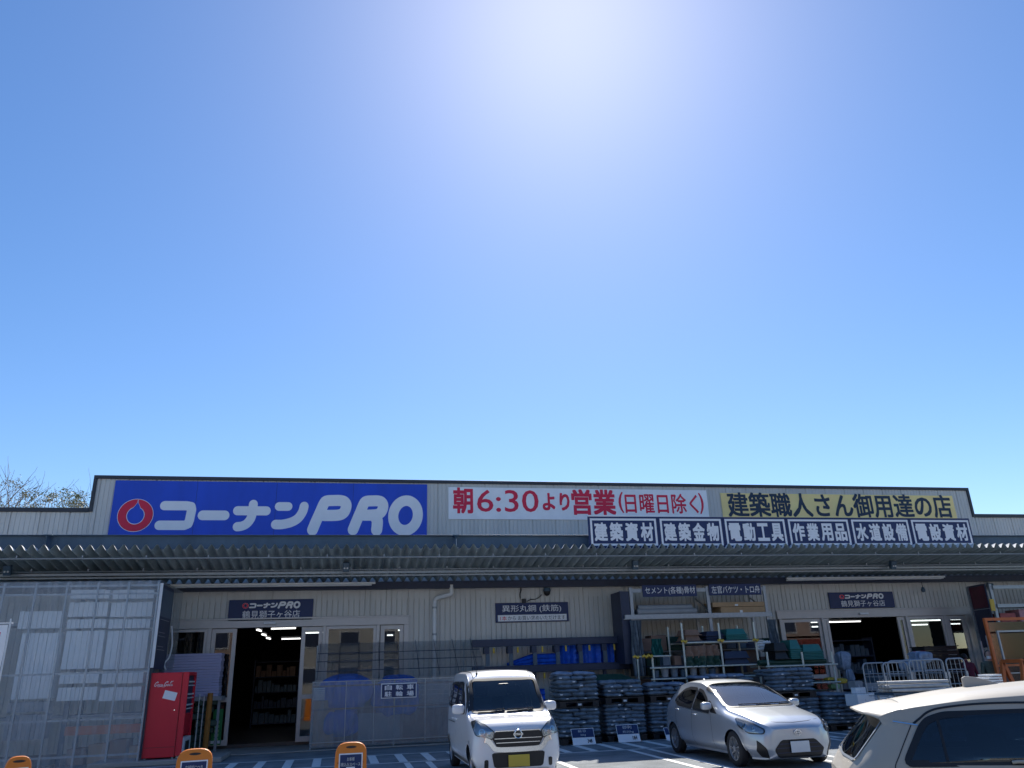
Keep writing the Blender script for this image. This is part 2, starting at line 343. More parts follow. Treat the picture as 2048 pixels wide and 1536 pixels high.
E2p = [(gx(1556,1232), gx(1561,1232)), (gx(1640,1230), gx(1644,1230)), (gx(1795,1240), gx(1802,1240)), (gx(1808,1228), gx(1812,1228)), (gx(1883,1225), gx(1889,1225)), (gx(1928,1225), gx(1934,1225))]
entrance(E2[0], E2[1], 3.06, 2.84, [E2p[0], E2p[1], E2p[3], E2p[4], E2p[5]],
  [(E2p[0][1]+.005, E2p[1][0]-.005, 0.1, 2.83, 0.09), (E2p[1][1]+.004, E2p[1][1]+.18, 0.1, 2.83, 0.08), (E2p[2][0], E2p[3][0]-.005, 0.1, 2.83, 0.09), (E2p[3][1]+.005, E2p[4][0]-.005, 0.1, 2.83, 0.08), (E2p[4][1]+.005, E2p[5][0]-.005, 0.1, 2.83, 0.12)], (E2p[1][1]+.18, E2p[2][0]))
# downpipe with its offset elbow, brackets
pz = at(903,1183,D-0.3); px_ = at(869,1230,D-0.1).x
pts = [(pz.x, D-0.30, 3.95), (pz.x, D-0.30, 3.78), (pz.x-0.03, D-0.27, 3.70), (px_+0.10, D-0.13, 3.62), (px_+0.02, D-0.10, 3.56), (px_, D-0.09, 3.46), (px_, D-0.09, 0.1)]
dp = MB(O); dp.tube([pts[0], pts[1]] + [tuple(v) for v in spline(pts[1:6], 5)] + [pts[6]], 0.057, 14); dpo = dp.build('downpipe', M['white_plastic'], bld, smooth=40)
b = MB(O)
for zz in (3.33, 2.62, 1.4): b.cyl((px_, D-0.09, zz), (px_, D-0.09, zz+0.05), 0.064, 14); b.box(px_-0.02, px_+0.02, D-0.04, D-0.008, zz, zz+0.05)
b.build('pipe_bracket', M['galv'], dpo, smooth=40)

# ceiling lights inside, seen through the doorways
def tube_light(x0, x1, y, zz, label, along='x', grp='lit tubes inside the shop'):
    t = thing('ceiling_light', label, 'light', ((x0+x1)/2, y, zz), group=grp)
    o = t.location
    h = MB(o); h.box(x0, x1, y-0.05, y+0.05, zz+0.03, zz+0.08); h.build('housing', M['white_plastic'], t)
    g = MB(o); g.cyl((x0+.02, y, zz), (x1-.02, y, zz), 0.018, 8); g.build('tube', M['lamp'], t)
def light_px(pa, pb, Y, label):
    a, b_ = at(*pa, Y), at(*pb, Y); tube_light(a.x, b_.x, Y, (a.z+b_.z)/2, label)
light_px((541,1258), (593,1256), D+3, 'longest lit tube just below the header of the left entrance')
light_px((562,1278), (602,1277), D+6, 'lower lit tube at the right of the left doorway')
light_px((604,1267), (649,1264), D+4.2, 'lit tube behind the right sliding door leaf of the left entrance')
light_px((773,1271), (787,1270), D+6, 'short lower lit tube in the narrow right pane of the left entrance')
light_px((795,1261), (808,1260), D+4, 'short upper lit tube in the narrow right pane of the left entrance')
for k, (pa, Y) in enumerate((((518,1261), D+3.6), ((528,1270), D+4.8), ((537,1277), D+6))):
    p = at(*pa, Y); t = thing('ceiling_light', ('nearest', 'middle', 'farthest')[k]+' of three short lit tubes running inward inside the left doorway', 'light', p, group='lit tubes inside the shop')
    g = MB(p); g.cyl((p.x-.03, Y-.35, p.z), (p.x+.03, Y+.35, p.z), 0.02, 8); g.build('tube', M['lamp'], t)
    g = MB(p); g.box(p.x-.06, p.x+.06, Y-.4, Y+.4, p.z+.035, p.z+.08); g.build('housing', M['white_plastic'], t)
light_px((1651,1235), (1792,1233), D+2.0, 'longest lit tube right under the header of the right entrance')
light_px((1653,1244), (1722,1243), D+3.5, 'lit tube second from the top in the right doorway')
light_px((1621,1245), (1640,1244), D+3.5, 'upper short lit tube in the left pane of the right entrance')
light_px((1623,1254), (1641,1253), D+5.5, 'lower short lit tube in the left pane of the right entrance')
light_px((1815,1242), (1884,1240), D+3.5, 'upper lit tube in the right pane of the right entrance')
light_px((1823,1250), (1856,1249), D+5.5, 'lower lit tube in the right pane of the right entrance')
light_px((1900,1239), (1926,1238.5), D+3.5, 'upper lit tube in the last narrow pane of the right entrance')
light_px((1901,1248), (1921,1247.5), D+5.5, 'lower lit tube in the last narrow pane of the right entrance')

# ------------------------------------------------------------------ canopy
can = thing('canopy', 'dark folded steel canopy running along the whole shop front', 'canopy', (4, 19.4, 4.5))
CO = can.location.copy()
YF, YB = 19.4, D-0.1
zf_, zb_ = 4.525, 4.06
per, hh = 0.2405, 0.125
xs = []; x = -13.0
while x < 31: xs += [(x, 0), (x+0.035, 0), (x+per/2-0.004, hh), (x+per/2+0.03, hh)]; x += per
rs = MB(CO)
rs.grid([[(a, YF+(YB-YF)*t, zf_+(zb_-zf_)*t+b) for a, b in xs] for t in (0, 0.5, 1)])
rs.grid([[(a, YF+(YB-YF)*t, zf_+(zb_-zf_)*t+b+0.006) for a, b in xs] for t in (0, 0.5, 1)]); rs.mi = [0]*(len(rs.f)//2)+[1]*(len(rs.f)//2)
o = rs.build('folded_roof', [M['roofsheet'], mk('sunlit_roof_top', (0.75, 0.76, 0.76), 0.5, noise=.1, nscale=3)], can, recalc=False)  # upper skin much paler than the underside: sunlight put into its colour
fb = MB(CO)
def hbeam_x(mb, x0, x1, yc, z0, z1, fw=0.2):
    mb.box(x0, x1, yc-fw/2, yc+fw/2, z0, z0+0.014); mb.box(x0, x1, yc-fw/2, yc+fw/2, z1-0.014, z1); mb.box(x0, x1, yc-0.006, yc+0.006, z0+0.014, z1-0.014)
J = [-6.95, 2.61, 12.17, 21.73]
ends = [-13]+[j for j in J]+[31]
for a, b_ in zip(ends[:-1], ends[1:]): hbeam_x(fb, a+0.09, b_-0.09, 19.95, 4.62, 4.96, 0.22)
fb.build('front_beam', M['steel_navy'], can, bevel=0.003)
for j in J:
    cb = MB(CO)
    cb.box(j-0.085, j+0.085, 19.75, D-0.05, 4.60, 4.615); cb.box(j-0.085, j+0.085, 19.75, D-0.05, 4.935, 4.95); cb.box(j-0.005, j+0.005, 19.76, D-0.05, 4.615, 4.935)
    for s_ in (-1, 1):
        cb.box(j+s_*0.12-0.075, j+s_*0.12+0.075, 19.935, 19.943, 4.66, 4.92)
        for zz in (4.70, 4.78, 4.86):
            for dx in (-0.04, 0.04): cb.cyl((j+s_*0.12+dx, 19.935, zz), (j+s_*0.12+dx, 19.92, zz), 0.013, 6)
    cb.build('cantilever_beam', M['steel_navy'], can)
rb = MB(CO); hbeam_x(rb, -13, 31, D-0.22, 3.86, 4.05, 0.2); rb.box(-13, 31, D-0.34, D-0.322, 3.87, 4.05); rb.build('rear_gutter', M['steel_dark'], can)
gx_ = MB(CO)                                  # hanger bolts along the front edge
p1 = MB(CO)
def rod(mb, Y, zz, r, x0=-13, x1=31, step=1.35, off=0.0):
    mb.cyl((x0, Y, zz), (x1, Y, zz), r, 8)
    x = x0+off
    while x < x1: mb.box(x-0.015, x+0.015, Y-0.015, Y+0.015, zz+r*0.8, zz+r+0.05); x += step
rod(p1, 19.7, 4.385, 0.022, step=1.38); p1.build('front_conduit', M['galv'], can, smooth=50)
p1 = MB(CO); rod(p1, 20.75, 4.22, 0.018, step=1.25, off=.5); p1.box(-13, 31, 20.83, 20.87, 4.13, 4.19); p1.box(-13, 31, 20.96, 21.0, 4.075, 4.115); p1.build('rear_conduit', M['galv'], can)
# strip lights under the canopy
for pa, pb, lab in (((340,1175), (751,1167), 'long unlit double strip light under the canopy above the left entrance'), ((1573,1158), (1890,1157), 'long unlit double strip light under the canopy above the right entrance')):
    a, b_ = at(*pa, 21.6), at(*pb, 21.6); zz = (a.z+b_.z)/2
    t = thing('strip_light', lab, 'light', ((a.x+b_.x)/2, 21.6, zz), group='strip lights under the canopy'); o_ = t.location
    h = MB(o_); h.box(a.x, b_.x, 21.57, 21.63, zz+0.01, zz+0.06); h.build('housing', M['white_plastic'], t, bevel=.004)
    h = MB(o_); h.cyl((a.x+.02, 21.55, zz-0.015), (b_.x-.1, 21.55, zz-0.015), 0.018, 8); h.cyl((a.x+.02, 21.65, zz-0.015), (b_.x-.1, 21.65, zz-0.015), 0.018, 8); h.build('tube', M['white_plastic'], t, smooth=50)
# flood lights hung from the canopy
for k, (q, lab) in enumerate((((15,1142), 'grey flood light box above the translucent rack cover at the far left'), ((692,1135), 'grey flood light box under the canopy between the blue sign and the left entrance'), ((1270,1131), 'grey flood light box under the canopy below the construction-materials panel'), ((1786,1131), 'grey flood light box under the canopy above the right entrance'))):
    p = at(*q, 20.6); t = thing('flood_light', lab, 'light', p, group='flood lights under the canopy')
    h = MB(p); h.cbox((p.x, p.y, p.z+0.02), (0.17, 0.12, 0.24), 0, R(20)); h.build('lamp_housing', M['steel_navy'], t, bevel=0.015)
    for dx in (-0.035, 0.035): h = MB(p); h.cyl((p.x+dx, p.y-0.075, p.z-0.03), (p.x+dx, p.y-0.055, p.z-0.022), 0.022, 10); h.build('lens', M['white_plastic'], t)
    h = MB(p); h.box(p.x-0.02, p.x+0.02, p.y+0.06, p.y+0.1, p.z, p.z+0.16); h.build('bracket', M['galv'], t)

# ------------------------------------------------------------------ signs
def rounded(x0, x1, z0, z1, r, n=5):
    out = []
    for cx, cz, a in ((x1-r, z0+r, -90), (x1-r, z1-r, 0), (x0+r, z1-r, 90), (x0+r, z0+r, 180)):
        out += [(cx+r*math.cos(R(a+90*i/n)), cz+r*math.sin(R(a+90*i/n))) for i in range(n+1)]
    return out
def panel(name, label, cat, x0, x1, z0, z1, Y, mat, th=0.04, group=None):
    t = thing(name, label, cat, ((x0+x1)/2, Y, z0), group=group)
    b_ = MB(t.location); b_.box(x0, x1, Y-th, Y, z0, z1); b_.build('panel', mat, t, bevel=0.004)
    return t, Y-th
def words(t, s, x0, x1, z0, z1, y, mat, bold=0.0, name='lettering', shear=0.0):
    b_ = MB(t.location); text_mb(b_, s, x0, x1, z0, z1, y-0.004, bold, shear=shear); return b_.build(name, mat, t, recalc=False)
# the shop's logotype: brush strokes traced as centre lines in a 2048-wide frame, width in the same unit
LOGO = [('w', [(348,203),(480,203),(508,208),(514,228),(508,290),(502,312),(480,321),(330,321)], 56, 'sq'), ('w', [(584,260),(720,260)], 59, ''),
 ('w', [(797,231),(977,231)], 56, ''), ('w', [(892,191),(890,250),(880,285),(858,312),(830,325),(804,328)], 56, ''), ('w', [(1056,203),(1114,203)], 54, ''),
 ('w', [(1216,201),(1208,235),(1182,275),(1140,300),(1085,313),(1042,314)], 58, ''),
 ('w', [(1279,346),(1300,290),(1322,236),(1345,180),(1362,166),(1400,163),(1450,163),(1478,172),(1490,196),(1480,232),(1458,250),(1420,256),(1350,257)], 70, ''),
 ('w', [(1541,344),(1562,290),(1584,236),(1607,180),(1624,166),(1660,163),(1700,163),(1724,172),(1735,196),(1725,230),(1700,248),(1660,253),(1612,254)], 70, ''),
 ('w', [(1683,262),(1697,285),(1699,310),(1696,345)], 74, '')]
O_PATH = [(1887+math.cos(a)*82+math.sin(a)*-14, 254-math.sin(a)*92+math.cos(a)*-22) for a in [2*math.pi*i/48 for i in range(48)]]
def logotype(t, x0, x1, z0, z1, y, rect=True):
    """x0..x1 / z0..z1: box that the whole mark (ring to O) fills"""
    ux = lambda c: x0+(c-72)/(2005-72)*(x1-x0); uz = lambda c: z1-(c-127)/(384-127)*(z1-z0)
    wh = MB(t.location)
    def put(mb, vs, fs, dy): mb.add([(ux(a), y-dy, uz(b_)) for a, b_ in vs], fs)
    st = [([(v.x, v.y) for v in spline(path, 6)] if len(path) > 2 and sq != 'sq' else path, w, False) for _, path, w, sq in LOGO]+[(O_PATH, 68, True)]
    vs, fs = union2d(st); put(wh, vs, fs, 0.004)
    cx, cy_, r = 181, 262, 108
    circ = lambda q, ry=1.0: [(cx+q*math.cos(2*math.pi*i/40)*1.0, cy_-q*ry*math.sin(2*math.pi*i/40)) for i in range(40)]
    put(wh, circ(r-1, .92), [tuple(range(40))], 0.004)
    def drop(g):                       # round hole with a narrow throat to the top
        hr, hx, hy = 52+g, cx+1, cy_+2
        a0 = 68
        arc = [(hx+hr*math.cos(R(a)), hy-hr*.98*math.sin(R(a))) for a in range(180-a0, 361+a0, 8)]
        return [(cx+4-g*.35, 168)] + [(cx+2-g*.6, 188), (cx-9-g*.5, 205)] + arc + [(cx+19+g*.5, 205), (cx+8+g*.6, 188), (cx+6+g*.35, 168)]
    d1 = drop(1.5); put(wh, d1, [tuple(range(len(d1)))], 0.010)
    wh.build('logotype', M['white_paint'], t, recalc=False)
    rd = MB(t.location); c2 = circ(r-4, .92); put(rd, c2, [tuple(range(40))], 0.007); rd.build('logo_ring', M['red'], t, recalc=False)
    bl = MB(t.location); d2 = drop(-2); put(bl, d2, [tuple(range(len(d2)))], 0.013); bl.build('logo_drop', M['sign_blue'] if rect else M['sign_navy'], t, recalc=False)

t, y = panel('shop_sign', 'large blue shop sign with white logotype and red ring on the left of the parapet', 'sign', -6.39, 2.11, 5.22, 6.865, D-0.005, M['sign_blue'], 0.05)
sm = MB(t.location)
for k in range(1, 4): xx = -6.39+8.5*k/4; sm.box(xx-.004, xx+.004, y-.0015, y-.0005, 5.23, 6.86)
sm.build('sheet_joint', M['sign_navy'], t)
a, b_ = at(233,1035,D-.06), at(846,1030,D-.06); logotype(t, a.x, b_.x, at(540,1072,D-.06).z, at(700,990,D-.06).z, y)
a, b_, c = at(897,972,D-.05), at(1412,974,D-.05), at(898,1038,D-.05)
t, y = panel('hours_banner', 'white banner with red opening-hours lettering in the middle of the parapet', 'banner', a.x, b_.x, c.z, 6.80, D-0.005, M['sign_white'], 0.03)
def pxw(t, s, x0, y0, x1, y1, Y, mat, bold=0.0, **k):
    p, q, u, v = at(x0, (y0+y1)/2, Y), at(x1, (y0+y1)/2, Y), at((x0+x1)/2, y1, Y), at((x0+x1)/2, y0, Y)
    return words(t, s, p.x, q.x, u.z, v.z, Y, mat, bold, **k)
for s, q in (('朝', (906,975,946,1027)), ('6:30', (954,980,1077,1024)), ('より', (1085,986,1139,1021)), ('営業', (1143,979,1231,1030)), ('(', (1237,984,1247,1026)), ('日曜日除く', (1250,987,1396,1027)), (')', (1398,986,1407,1028))):
    pxw(t, s, *q, y, M['red'], 0.006 if s == '6:30' else 0.03 if s in '朝営業より' else 0.018)
a, b_, c = at(1443,1000,D-.05), at(1908,1005,D-.05), at(1600,1035,D-.05)
t, y = panel('trade_banner', 'yellow banner with dark navy lettering at the right end of the parapet', 'banner', a.x, b_.x, c.z-0.03, 6.72, D-0.005, M['sign_yellow'], 0.03)
pxw(t, '建築職人さん御用達の店', 1455, 987, 1902, 1035, y, M['lettering_navy'], 0.022)
# six navy category panels standing on the canopy edge
YS = 19.62; A, B = at(1176,1040,YS), at(1942,1062,YS); zt, zb = at(1500,1035,YS).z, at(1500,1094,YS).z
pxs = [1176, 1316, 1446, 1573, 1700, 1820, 1941]; txt = ['建築資材', '建築金物', '電動工具', '作業用品', '水道設備', '電設資材']
for k in range(6):
    x0, x1 = at(pxs[k], 1062, YS).x, at(pxs[k+1], 1062, YS).x
    t, y = panel('category_panel', f'navy panel with white frame reading {txt[k]} on the canopy edge', 'sign', x0+0.004, x1-0.004, zb-0.02, zt, YS, M['sign_navy'], 0.05, 'navy category panels on the canopy')
    f = MB(t.location); e, g = 0.055, 0.055; X0, X1, Z0, Z1 = x0+e, x1-e, zb+0.035, zt-0.055
    f.box(X0, X1, y-0.006, y-0.001, Z1-g, Z1); f.box(X0, X1, y-0.006, y-0.001, Z0, Z0+g); f.box(X0, X0+g, y-0.006, y-0.001, Z0+g, Z1-g); f.box(X1-g, X1, y-0.006, y-0.001, Z0+g, Z1-g)
    f.build('frame_border', M['white_paint'], t)
    wd = X1-X0
    for i, ch in enumerate(txt[k]):
        c0 = X0+wd*(0.055+0.232*i); b2 = MB(t.location); text_mb(b2, ch, c0, c0+wd*0.195, Z0+0.12, Z1-0.11, y-0.004, 0.035); b2.build('lettering', M['white_paint'], t, recalc=False)
    s_ = MB(t.location)
    for xx in (x0+0.25, x1-0.25): s_.beam((xx, YS+0.02, zt-0.1), (xx, YS+0.3, 4.97), 0.04); s_.box(xx-0.02, xx+0.02, YS+0.002, YS+0.04, zb, zt-0.05)
    s_.build('strut', M['galv'], t)
# entrance signs
for (q, lab) in (((457,1199,626,1241), 'navy shop-name sign above the left entrance'), ((1659,1184,1788,1216), 'navy shop-name sign above the right entrance')):
    Y = D-0.06; x0, x1 = at(q[0], (q[1]+q[3])/2, Y).x, at(q[2], (q[1]+q[3])/2, Y).x; z1, z0 = at((q[0]+q[2])/2, q[1], Y).z, at((q[0]+q[2])/2, q[3], Y).z
    t, y = panel('entrance_sign', lab, 'sign', x0, x1, z0, z1, D-0.02, M['sign_navy'], 0.045, 'navy entrance signs')
    w_, h_ = x1-x0, z1-z0
    logotype(t, x0+w_*0.155, x0+w_*0.845, z0+h_*0.55, z0+h_*0.90, y, False)
    words(t, '鶴見獅子ヶ谷店', x0+w_*0.165, x0+w_*0.845, z0+h_*0.10, z0+h_*0.48, y, M['white_paint'], 0.005)
Y = D-0.05; x0, x1 = at(991,1225,Y).x, at(1137,1225,Y).x; z1, z0 = at(1064,1205,Y).z, at(1064,1244,Y).z
t, y = panel('rebar_sign', 'navy sign about steel bars with a white lower strip on the middle of the wall', 'sign', x0, x1, z0, z1, D-0.02, M['sign_navy'], 0.03)
w_, h_ = x1-x0, z1-z0
words(t, '異形丸鋼 (鉄筋)', x0+w_*.09, x0+w_*.90, z0+h_*.48, z0+h_*.88, y, M['white_paint'], 0.004)
f = MB(t.location); f.box(x0+w_*.03, x1-w_*.03, y-0.006, y-0.001, z0+h_*.06, z0+h_*.38); f.build('lower_strip', M['white_paint'], t)
words(t, '1本', x0+w_*.06, x0+w_*.15, z0+h_*.10, z0+h_*.33, y-0.004, M['red'], 0.003)
words(t, 'から お買い求めいただけます', x0+w_*.165, x0+w_*.95, z0+h_*.10, z0+h_*.33, y-0.004, M['lettering_navy'], 0.003)
M['lamp_off'] = mk('pale_button', (.6, .62, .65), .4)
# ------------------------------------------------------------------ translucent covered rack on the left
YC = 19.2; XC = -4.24
t = thing('covered_rack', 'tall storage rack behind a translucent ribbed polycarbonate curtain at the left', 'storage rack', (-7, YC, 0))
o = t.location.copy()
b = MB(o); b.box(-13, XC, YC-0.006, YC, 0.03, 3.80); b.build('polycarbonate_curtain', M['poly'], t)
b = MB(o); b.box(XC-0.006, XC, YC+0.004, 21.9, 1.95, 3.80); b.build('polycarbonate_end', M['poly2'], t)
b = MB(o); b.box(-13, XC+.02, YC+0.004, 21.9, 3.80, 3.82); b.build('polycarbonate_top', M['poly2'], t)
fr = MB(o)
for k in range(14): fr.box(XC-0.02-0.635*k-0.02, XC-0.02-0.635*k+0.02, YC+0.03, YC+0.07, 0.0, 3.79)
for zz in (3.70, 3.52, 1.86, 0.93, 0.22): fr.box(-13, XC-0.045, YC+0.072, YC+0.10, zz, zz+0.04)
fr.build('frame_bar', M['galv'], t)
for xx in (-9.4, -6.02, XC-0.12):
    for yy in (20.0, 21.0): rk = MB(o); rk.box(xx-0.05, xx+0.05, yy-0.05, yy+0.05, 0, 3.6); rk.build('rack_upright', M['steel_navy'], t)
ob = MB(o); ob.box(-5.97, XC-0.17, 19.92, 19.97, 0.62, 0.80); ob.build('load_beam', M['orange_steel'], t)
sb = MB(o)
for zz in (1.02, 3.0): sb.box(-13, XC-.2, 20.06, 20.94, zz-.05, zz)
sb.build('shelf_deck', M['greyboard'], t)
def grooved(mb, x0, x1, y0, y1, z0, z1, n):
    w = (x1-x0)/n
    for i in range(n): mb.box(x0+w*i+0.004, x0+w*(i+1)-0.004, y0+random.uniform(0, .015), y1, z0, z1-random.uniform(0, .012))
rows = [(1179,1197), (1204,1233), (1238,1256), (1261,1337), (1343,1366), (1373,1400)]
nm = ['topmost', 'second', 'third', 'fourth and tallest', 'fifth', 'lowest']
YP = 19.75
for c, (pa, pb) in enumerate(((139, 219), (223, 308))):
    for k, (ya, yb) in enumerate(rows):
        ym = (ya+yb)/2; sh = (ym-1160)*-0.133
        x0, x1 = at(pa+sh+6, ym, YP).x, at(pb+sh+4, ym, YP).x; z1, z0 = at((pa+pb)/2, ya, YP).z, at((pa+pb)/2, yb, YP).z
        g = MB(((x0+x1)/2, YP, z0)); grooved(g, x0, x1, YP, YP+0.4, z0, z1, 7+k % 3)
        tag(g.build('panel_bundle', M['board']), f'white panel bundle, {nm[k]} in the {"left" if c == 0 else "right"} column behind the curtain', 'building panels', 'white panel bundles behind the curtain')
for k, (ya, yb, pa, pb, mm) in enumerate(((1222,1257,37,122,'board'), (1266,1398,32,112,'board'), (1403,1424,14,94,'greyboard'), (1429,1480,8,88,'greyboard'))):
    ym = (ya+yb)/2
    x0, x1 = at(pa if k < 2 else pa, ym, YP).x, at(pb, ym, YP).x; z1, z0 = at(60, ya, YP).z, at(60, yb, YP).z
    g = MB(((x0+x1)/2, YP, z0)); grooved(g, x0, x1, YP, YP+0.4, z0, z1, 9)
    tag(g.build('panel_bundle', M[mm]), ['short white panel bundle at the top of the far-left bay behind the curtain', 'tall white panel bundle in the far-left bay behind the curtain', 'low grey panel bundle under the tall white one in the far-left bay', 'dim grey panel bundle at the foot of the far-left bay'][k], 'building panels', 'panel bundles of the far-left bay')
g = MB((-8.6, YP, 1.3)); grooved(g, -9.4, -7.75, YP, YP+.4, 1.3, 3.0, 10); tag(g.build('panel_bundle', M['board']), 'white panel bundle behind the flag at the very left edge', 'building panels', 'panel bundles of the far-left bay')
for k in range(4):
    x0 = -5.9+0.42*k; g = MB((x0, 19.98, .0)); g.box(x0, x0+.36, 20.06, 20.6, 0.02, 0.34+0.07*(k % 3)); tag(g.build('carton', M['card' if k % 2 else 'brownboard'], bevel=.008), f'{["brown","tan","dark brown","pale brown"][k]} carton {["at the left end","second from the left","second from the right","at the right end"][k]} of the row under the orange beam', 'carton', 'cartons under the orange rack beam')
# dark photo sign on the rack's right end
t = thing('tower_sign', 'dark teal vertical sign board on the right end of the translucent covered rack', 'sign', (XC+0.05, 19.6, 2.0)); o = t.location.copy()
b = MB(o); b.box(XC+0.01, XC+0.06, YC+0.06, 20.5, 1.92, 3.74); b.build('panel', M['steel_dark'], t, bevel=.005)
b = MB(o); b.box(XC+0.061, XC+0.065, YC+0.12, 20.42, 3.05, 3.66); b.build('picture', M['steel_navy'], t)
b = MB(o); b.box(XC+0.005, XC+0.07, YC+0.03, YC+0.058, 1.95, 3.76); b.build('white_edge', M['white_plastic'], t)
b = MB(o)
for zz, w in ((2.98, .9), (2.70, .6), (2.62, .7), (2.40, .6), (2.33, .75)): b.box(XC+0.061, XC+0.064, YC+.2, YC+.2+w, zz, zz+0.012)
b.build('pale_rule', M['galv'], t)
b = MB(o); pts = spline([(XC+.09, 20.52, 2.9), (XC+.14, 20.55, 2.5), (XC+.12, 20.5, 2.2), (XC+.05, 20.4, 2.05), (XC+.10, 20.4, 1.9)], 6); b.tube(pts, 0.018, 8); b.build('cable', M['white_plastic'], t, smooth=60)

# banner flag at the far left edge
t = thing('banner_flag', 'white and red banner flag on a white pole at the left edge', 'flag', (-6.3, 16.6, 0)); o = t.location.copy()
a, b_ = at(21, 1243, 16.6), at(0, 1490, 16.6)
px0 = a.x
b = MB(o); b.cyl((px0, 16.6, 0.05), (px0, 16.6, a.z+0.05), 0.016, 10); b.cyl((px0+.05, 16.6, a.z-0.03), (px0-.75, 16.6, a.z-.03), 0.012, 8); b.build('pole', M['white_plastic'], t, smooth=50)
b = MB(o); b.cyl((px0, 16.6, 0), (px0, 16.6, 0.08), 0.19, 20); b.build('base', M['white_plastic'], t, smooth=40)
P = [[(px0-.03-.62*i/12, 16.6+0.025*math.sin(i*1.1+j*.5), a.z-.06-1.75*j/14) for i in range(13)] for j in range(15)]
b = MB(o); b.grid(P); b.build('cloth', M['sign_white'], t, smooth=60)
P = [[(q[0], q[1]-0.004, q[2]) for q in r[2:]] for r in P[1:9]]
b = MB(o); b.grid(P); b.build('red_band', M['red'], t, smooth=60)

# ------------------------------------------------------------------ vending machine
VX0, VX1, VY0, VY1, VZ0, VZ1 = at(282,1518,19.35).x, at(361,1515,19.35).x, 19.35, 20.3, 0.13, at(335,1345,19.35).z
t = thing('vending_machine', 'red drink vending machine turned sideways beside the translucent rack', 'vending machine', ((VX0+VX1)/2, 19.8, 0.1)); o = t.location.copy()
b = MB(o); b.box(VX0, VX1-0.13, VY0, VY1, VZ0, VZ1); vr = mk('vending_red', (0.66, 0.008, 0.03), .45, noise=.03, nscale=3); b.build('cabinet', vr, t, bevel=.012)
b = MB(o); b.box(VX1-0.125, VX1, VY0, VY0+0.05, VZ0+.02, VZ1); b.box(VX1-0.125, VX1, VY1-0.05, VY1, VZ0+.02, VZ1); b.box(VX1-0.125, VX1, VY0+.05, VY1-.05, VZ1-.07, VZ1); b.box(VX1-.125, VX1-.03, VY0+.05, VY1-.05, .55, .98); b.build('front_frame', vr, t, bevel=.008)
b = MB(o); b.box(VX1-.125, VX1-0.05, VY0+.05, VY1-.05, .955, VZ1-.075); b.build('display_window', M['steel_dark'], t)
b = MB(o)
for zz in (1.14, 1.36, 1.62): b.box(VX1-.05, VX1-.02, VY0+.06, VY1-.06, zz, zz+.03)
b.build('display_shelf', M['white_plastic'], t)
b = MB(o); b.box(VX1-.12, VX1+.02, VY0+.06, VY1-.06, .10, .50); b.build('delivery_tray', M['white_plastic'], t, bevel=.02)
b = MB(o); b.box(VX1+.021, VX1+.024, VY0+.25, VY1-.25, .2, .42); b.build('tray_flap', M['black'], t)
b = MB(o)
for xx in (VX0+.06, VX1-.18):
    for yy in (VY0+.06, VY1-.06): b.cyl((xx, yy, 0.101), (xx, yy, VZ0), .022, 8)
b.build('foot', M['galv'], t)
# script lettering brushed on its side
SCR = [([(30,62),(22,84),(6,92),(0,74),(10,42),(34,16),(46,18),(40,36)], 8), ([(58,60),(48,62),(42,78),(48,90),(58,82),(62,64),(56,56)], 6), ([(86,60),(76,60),(70,76),(76,90),(90,80)], 6), ([(112,60),(102,60),(96,76),(102,90),(112,80),(118,58),(114,84),(124,86)], 6),
 ([(176,58),(168,82),(152,92),(144,74),(154,40),(178,14),(192,16),(186,34)], 8), ([(202,60),(192,62),(186,78),(192,90),(202,82),(206,64),(200,56)], 6), ([(222,84),(214,80),(232,40),(246,14),(240,12),(226,52),(216,86),(226,88)], 5), ([(252,60),(242,60),(236,76),(242,90),(252,80),(258,58),(254,84),(266,84)], 6),
 ([(46,104),(90,96),(130,104),(150,100)], 5), ([(226,30),(250,24),(268,8)], 6), ([(132,76),(142,74)], 6)]
b = MB(o); p0, p1 = at(309,1375,VY0), at(347,1361,VY0)
for k, (pa, w) in enumerate(SCR):
    vs, fs = stroke2d([(v.x, v.y) for v in spline(pa, 5)], w)
    b.add([(p0.x+q[0]/268*(p1.x-p0.x), VY0-0.003-.0006*k, p0.z+(108-q[1])/108*(p1.z-p0.z)) for q in vs], fs)
b.build('script_lettering', M['white_paint'], t, recalc=False)
b = MB(o); c = at(349,1420,VY0); b.cyl((c.x, VY0-.012, c.z), (c.x, VY0+.002, c.z), .014, 12); b.build('lock', M['chrome'], t, smooth=40)
b = MB(o); b.box(VX0+.012, VX0+.018, VY0-.003, VY0-.0005, VZ0+.02, VZ1-.02); b.box(VX1-.145, VX1-.139, VY0-.003, VY0-.0005, VZ0+.02, VZ1-.02); b.box(VX0+.02, VX1-.15, VY0-.003, VY0-.0005, VZ0+.20, VZ0+.206); b.build('panel_seam', M['black'], t)
b = MB(o)
for k in range(5):
    for zz in (1.10, 1.32, 1.58): b.box(VX1-.02, VX1-.008, VY0+.12+.16*k, VY0+.20+.16*k, zz-.035, zz-.01)
b.build('button_row', M['lamp_off'], t)
b = MB(o); c = at(340,1391,VY0)
b.cbox((c.x, VY0-.004, c.z), (0.27, 0.004, 0.17)); q = b.v[:]; 
b.v = [Vector((v.x*math.cos(R(-14))-(v.z-(c.z-o.z))*math.sin(R(-14)) - (c.x-o.x)*(math.cos(R(-14))-1), v.y, (v.x-(c.x-o.x))*math.sin(R(-14))+(v.z-(c.z-o.z))*math.cos(R(-14))+(c.z-o.z))) for v in q]
b.build('placard_print', M['white_paint'], t)
t = thing('pole_bundle', 'pair of slim white poles standing between the vending machine and a brown cardboard tube', 'poles', (-3.35, 21.7, 0.02)); o = t.location.copy()
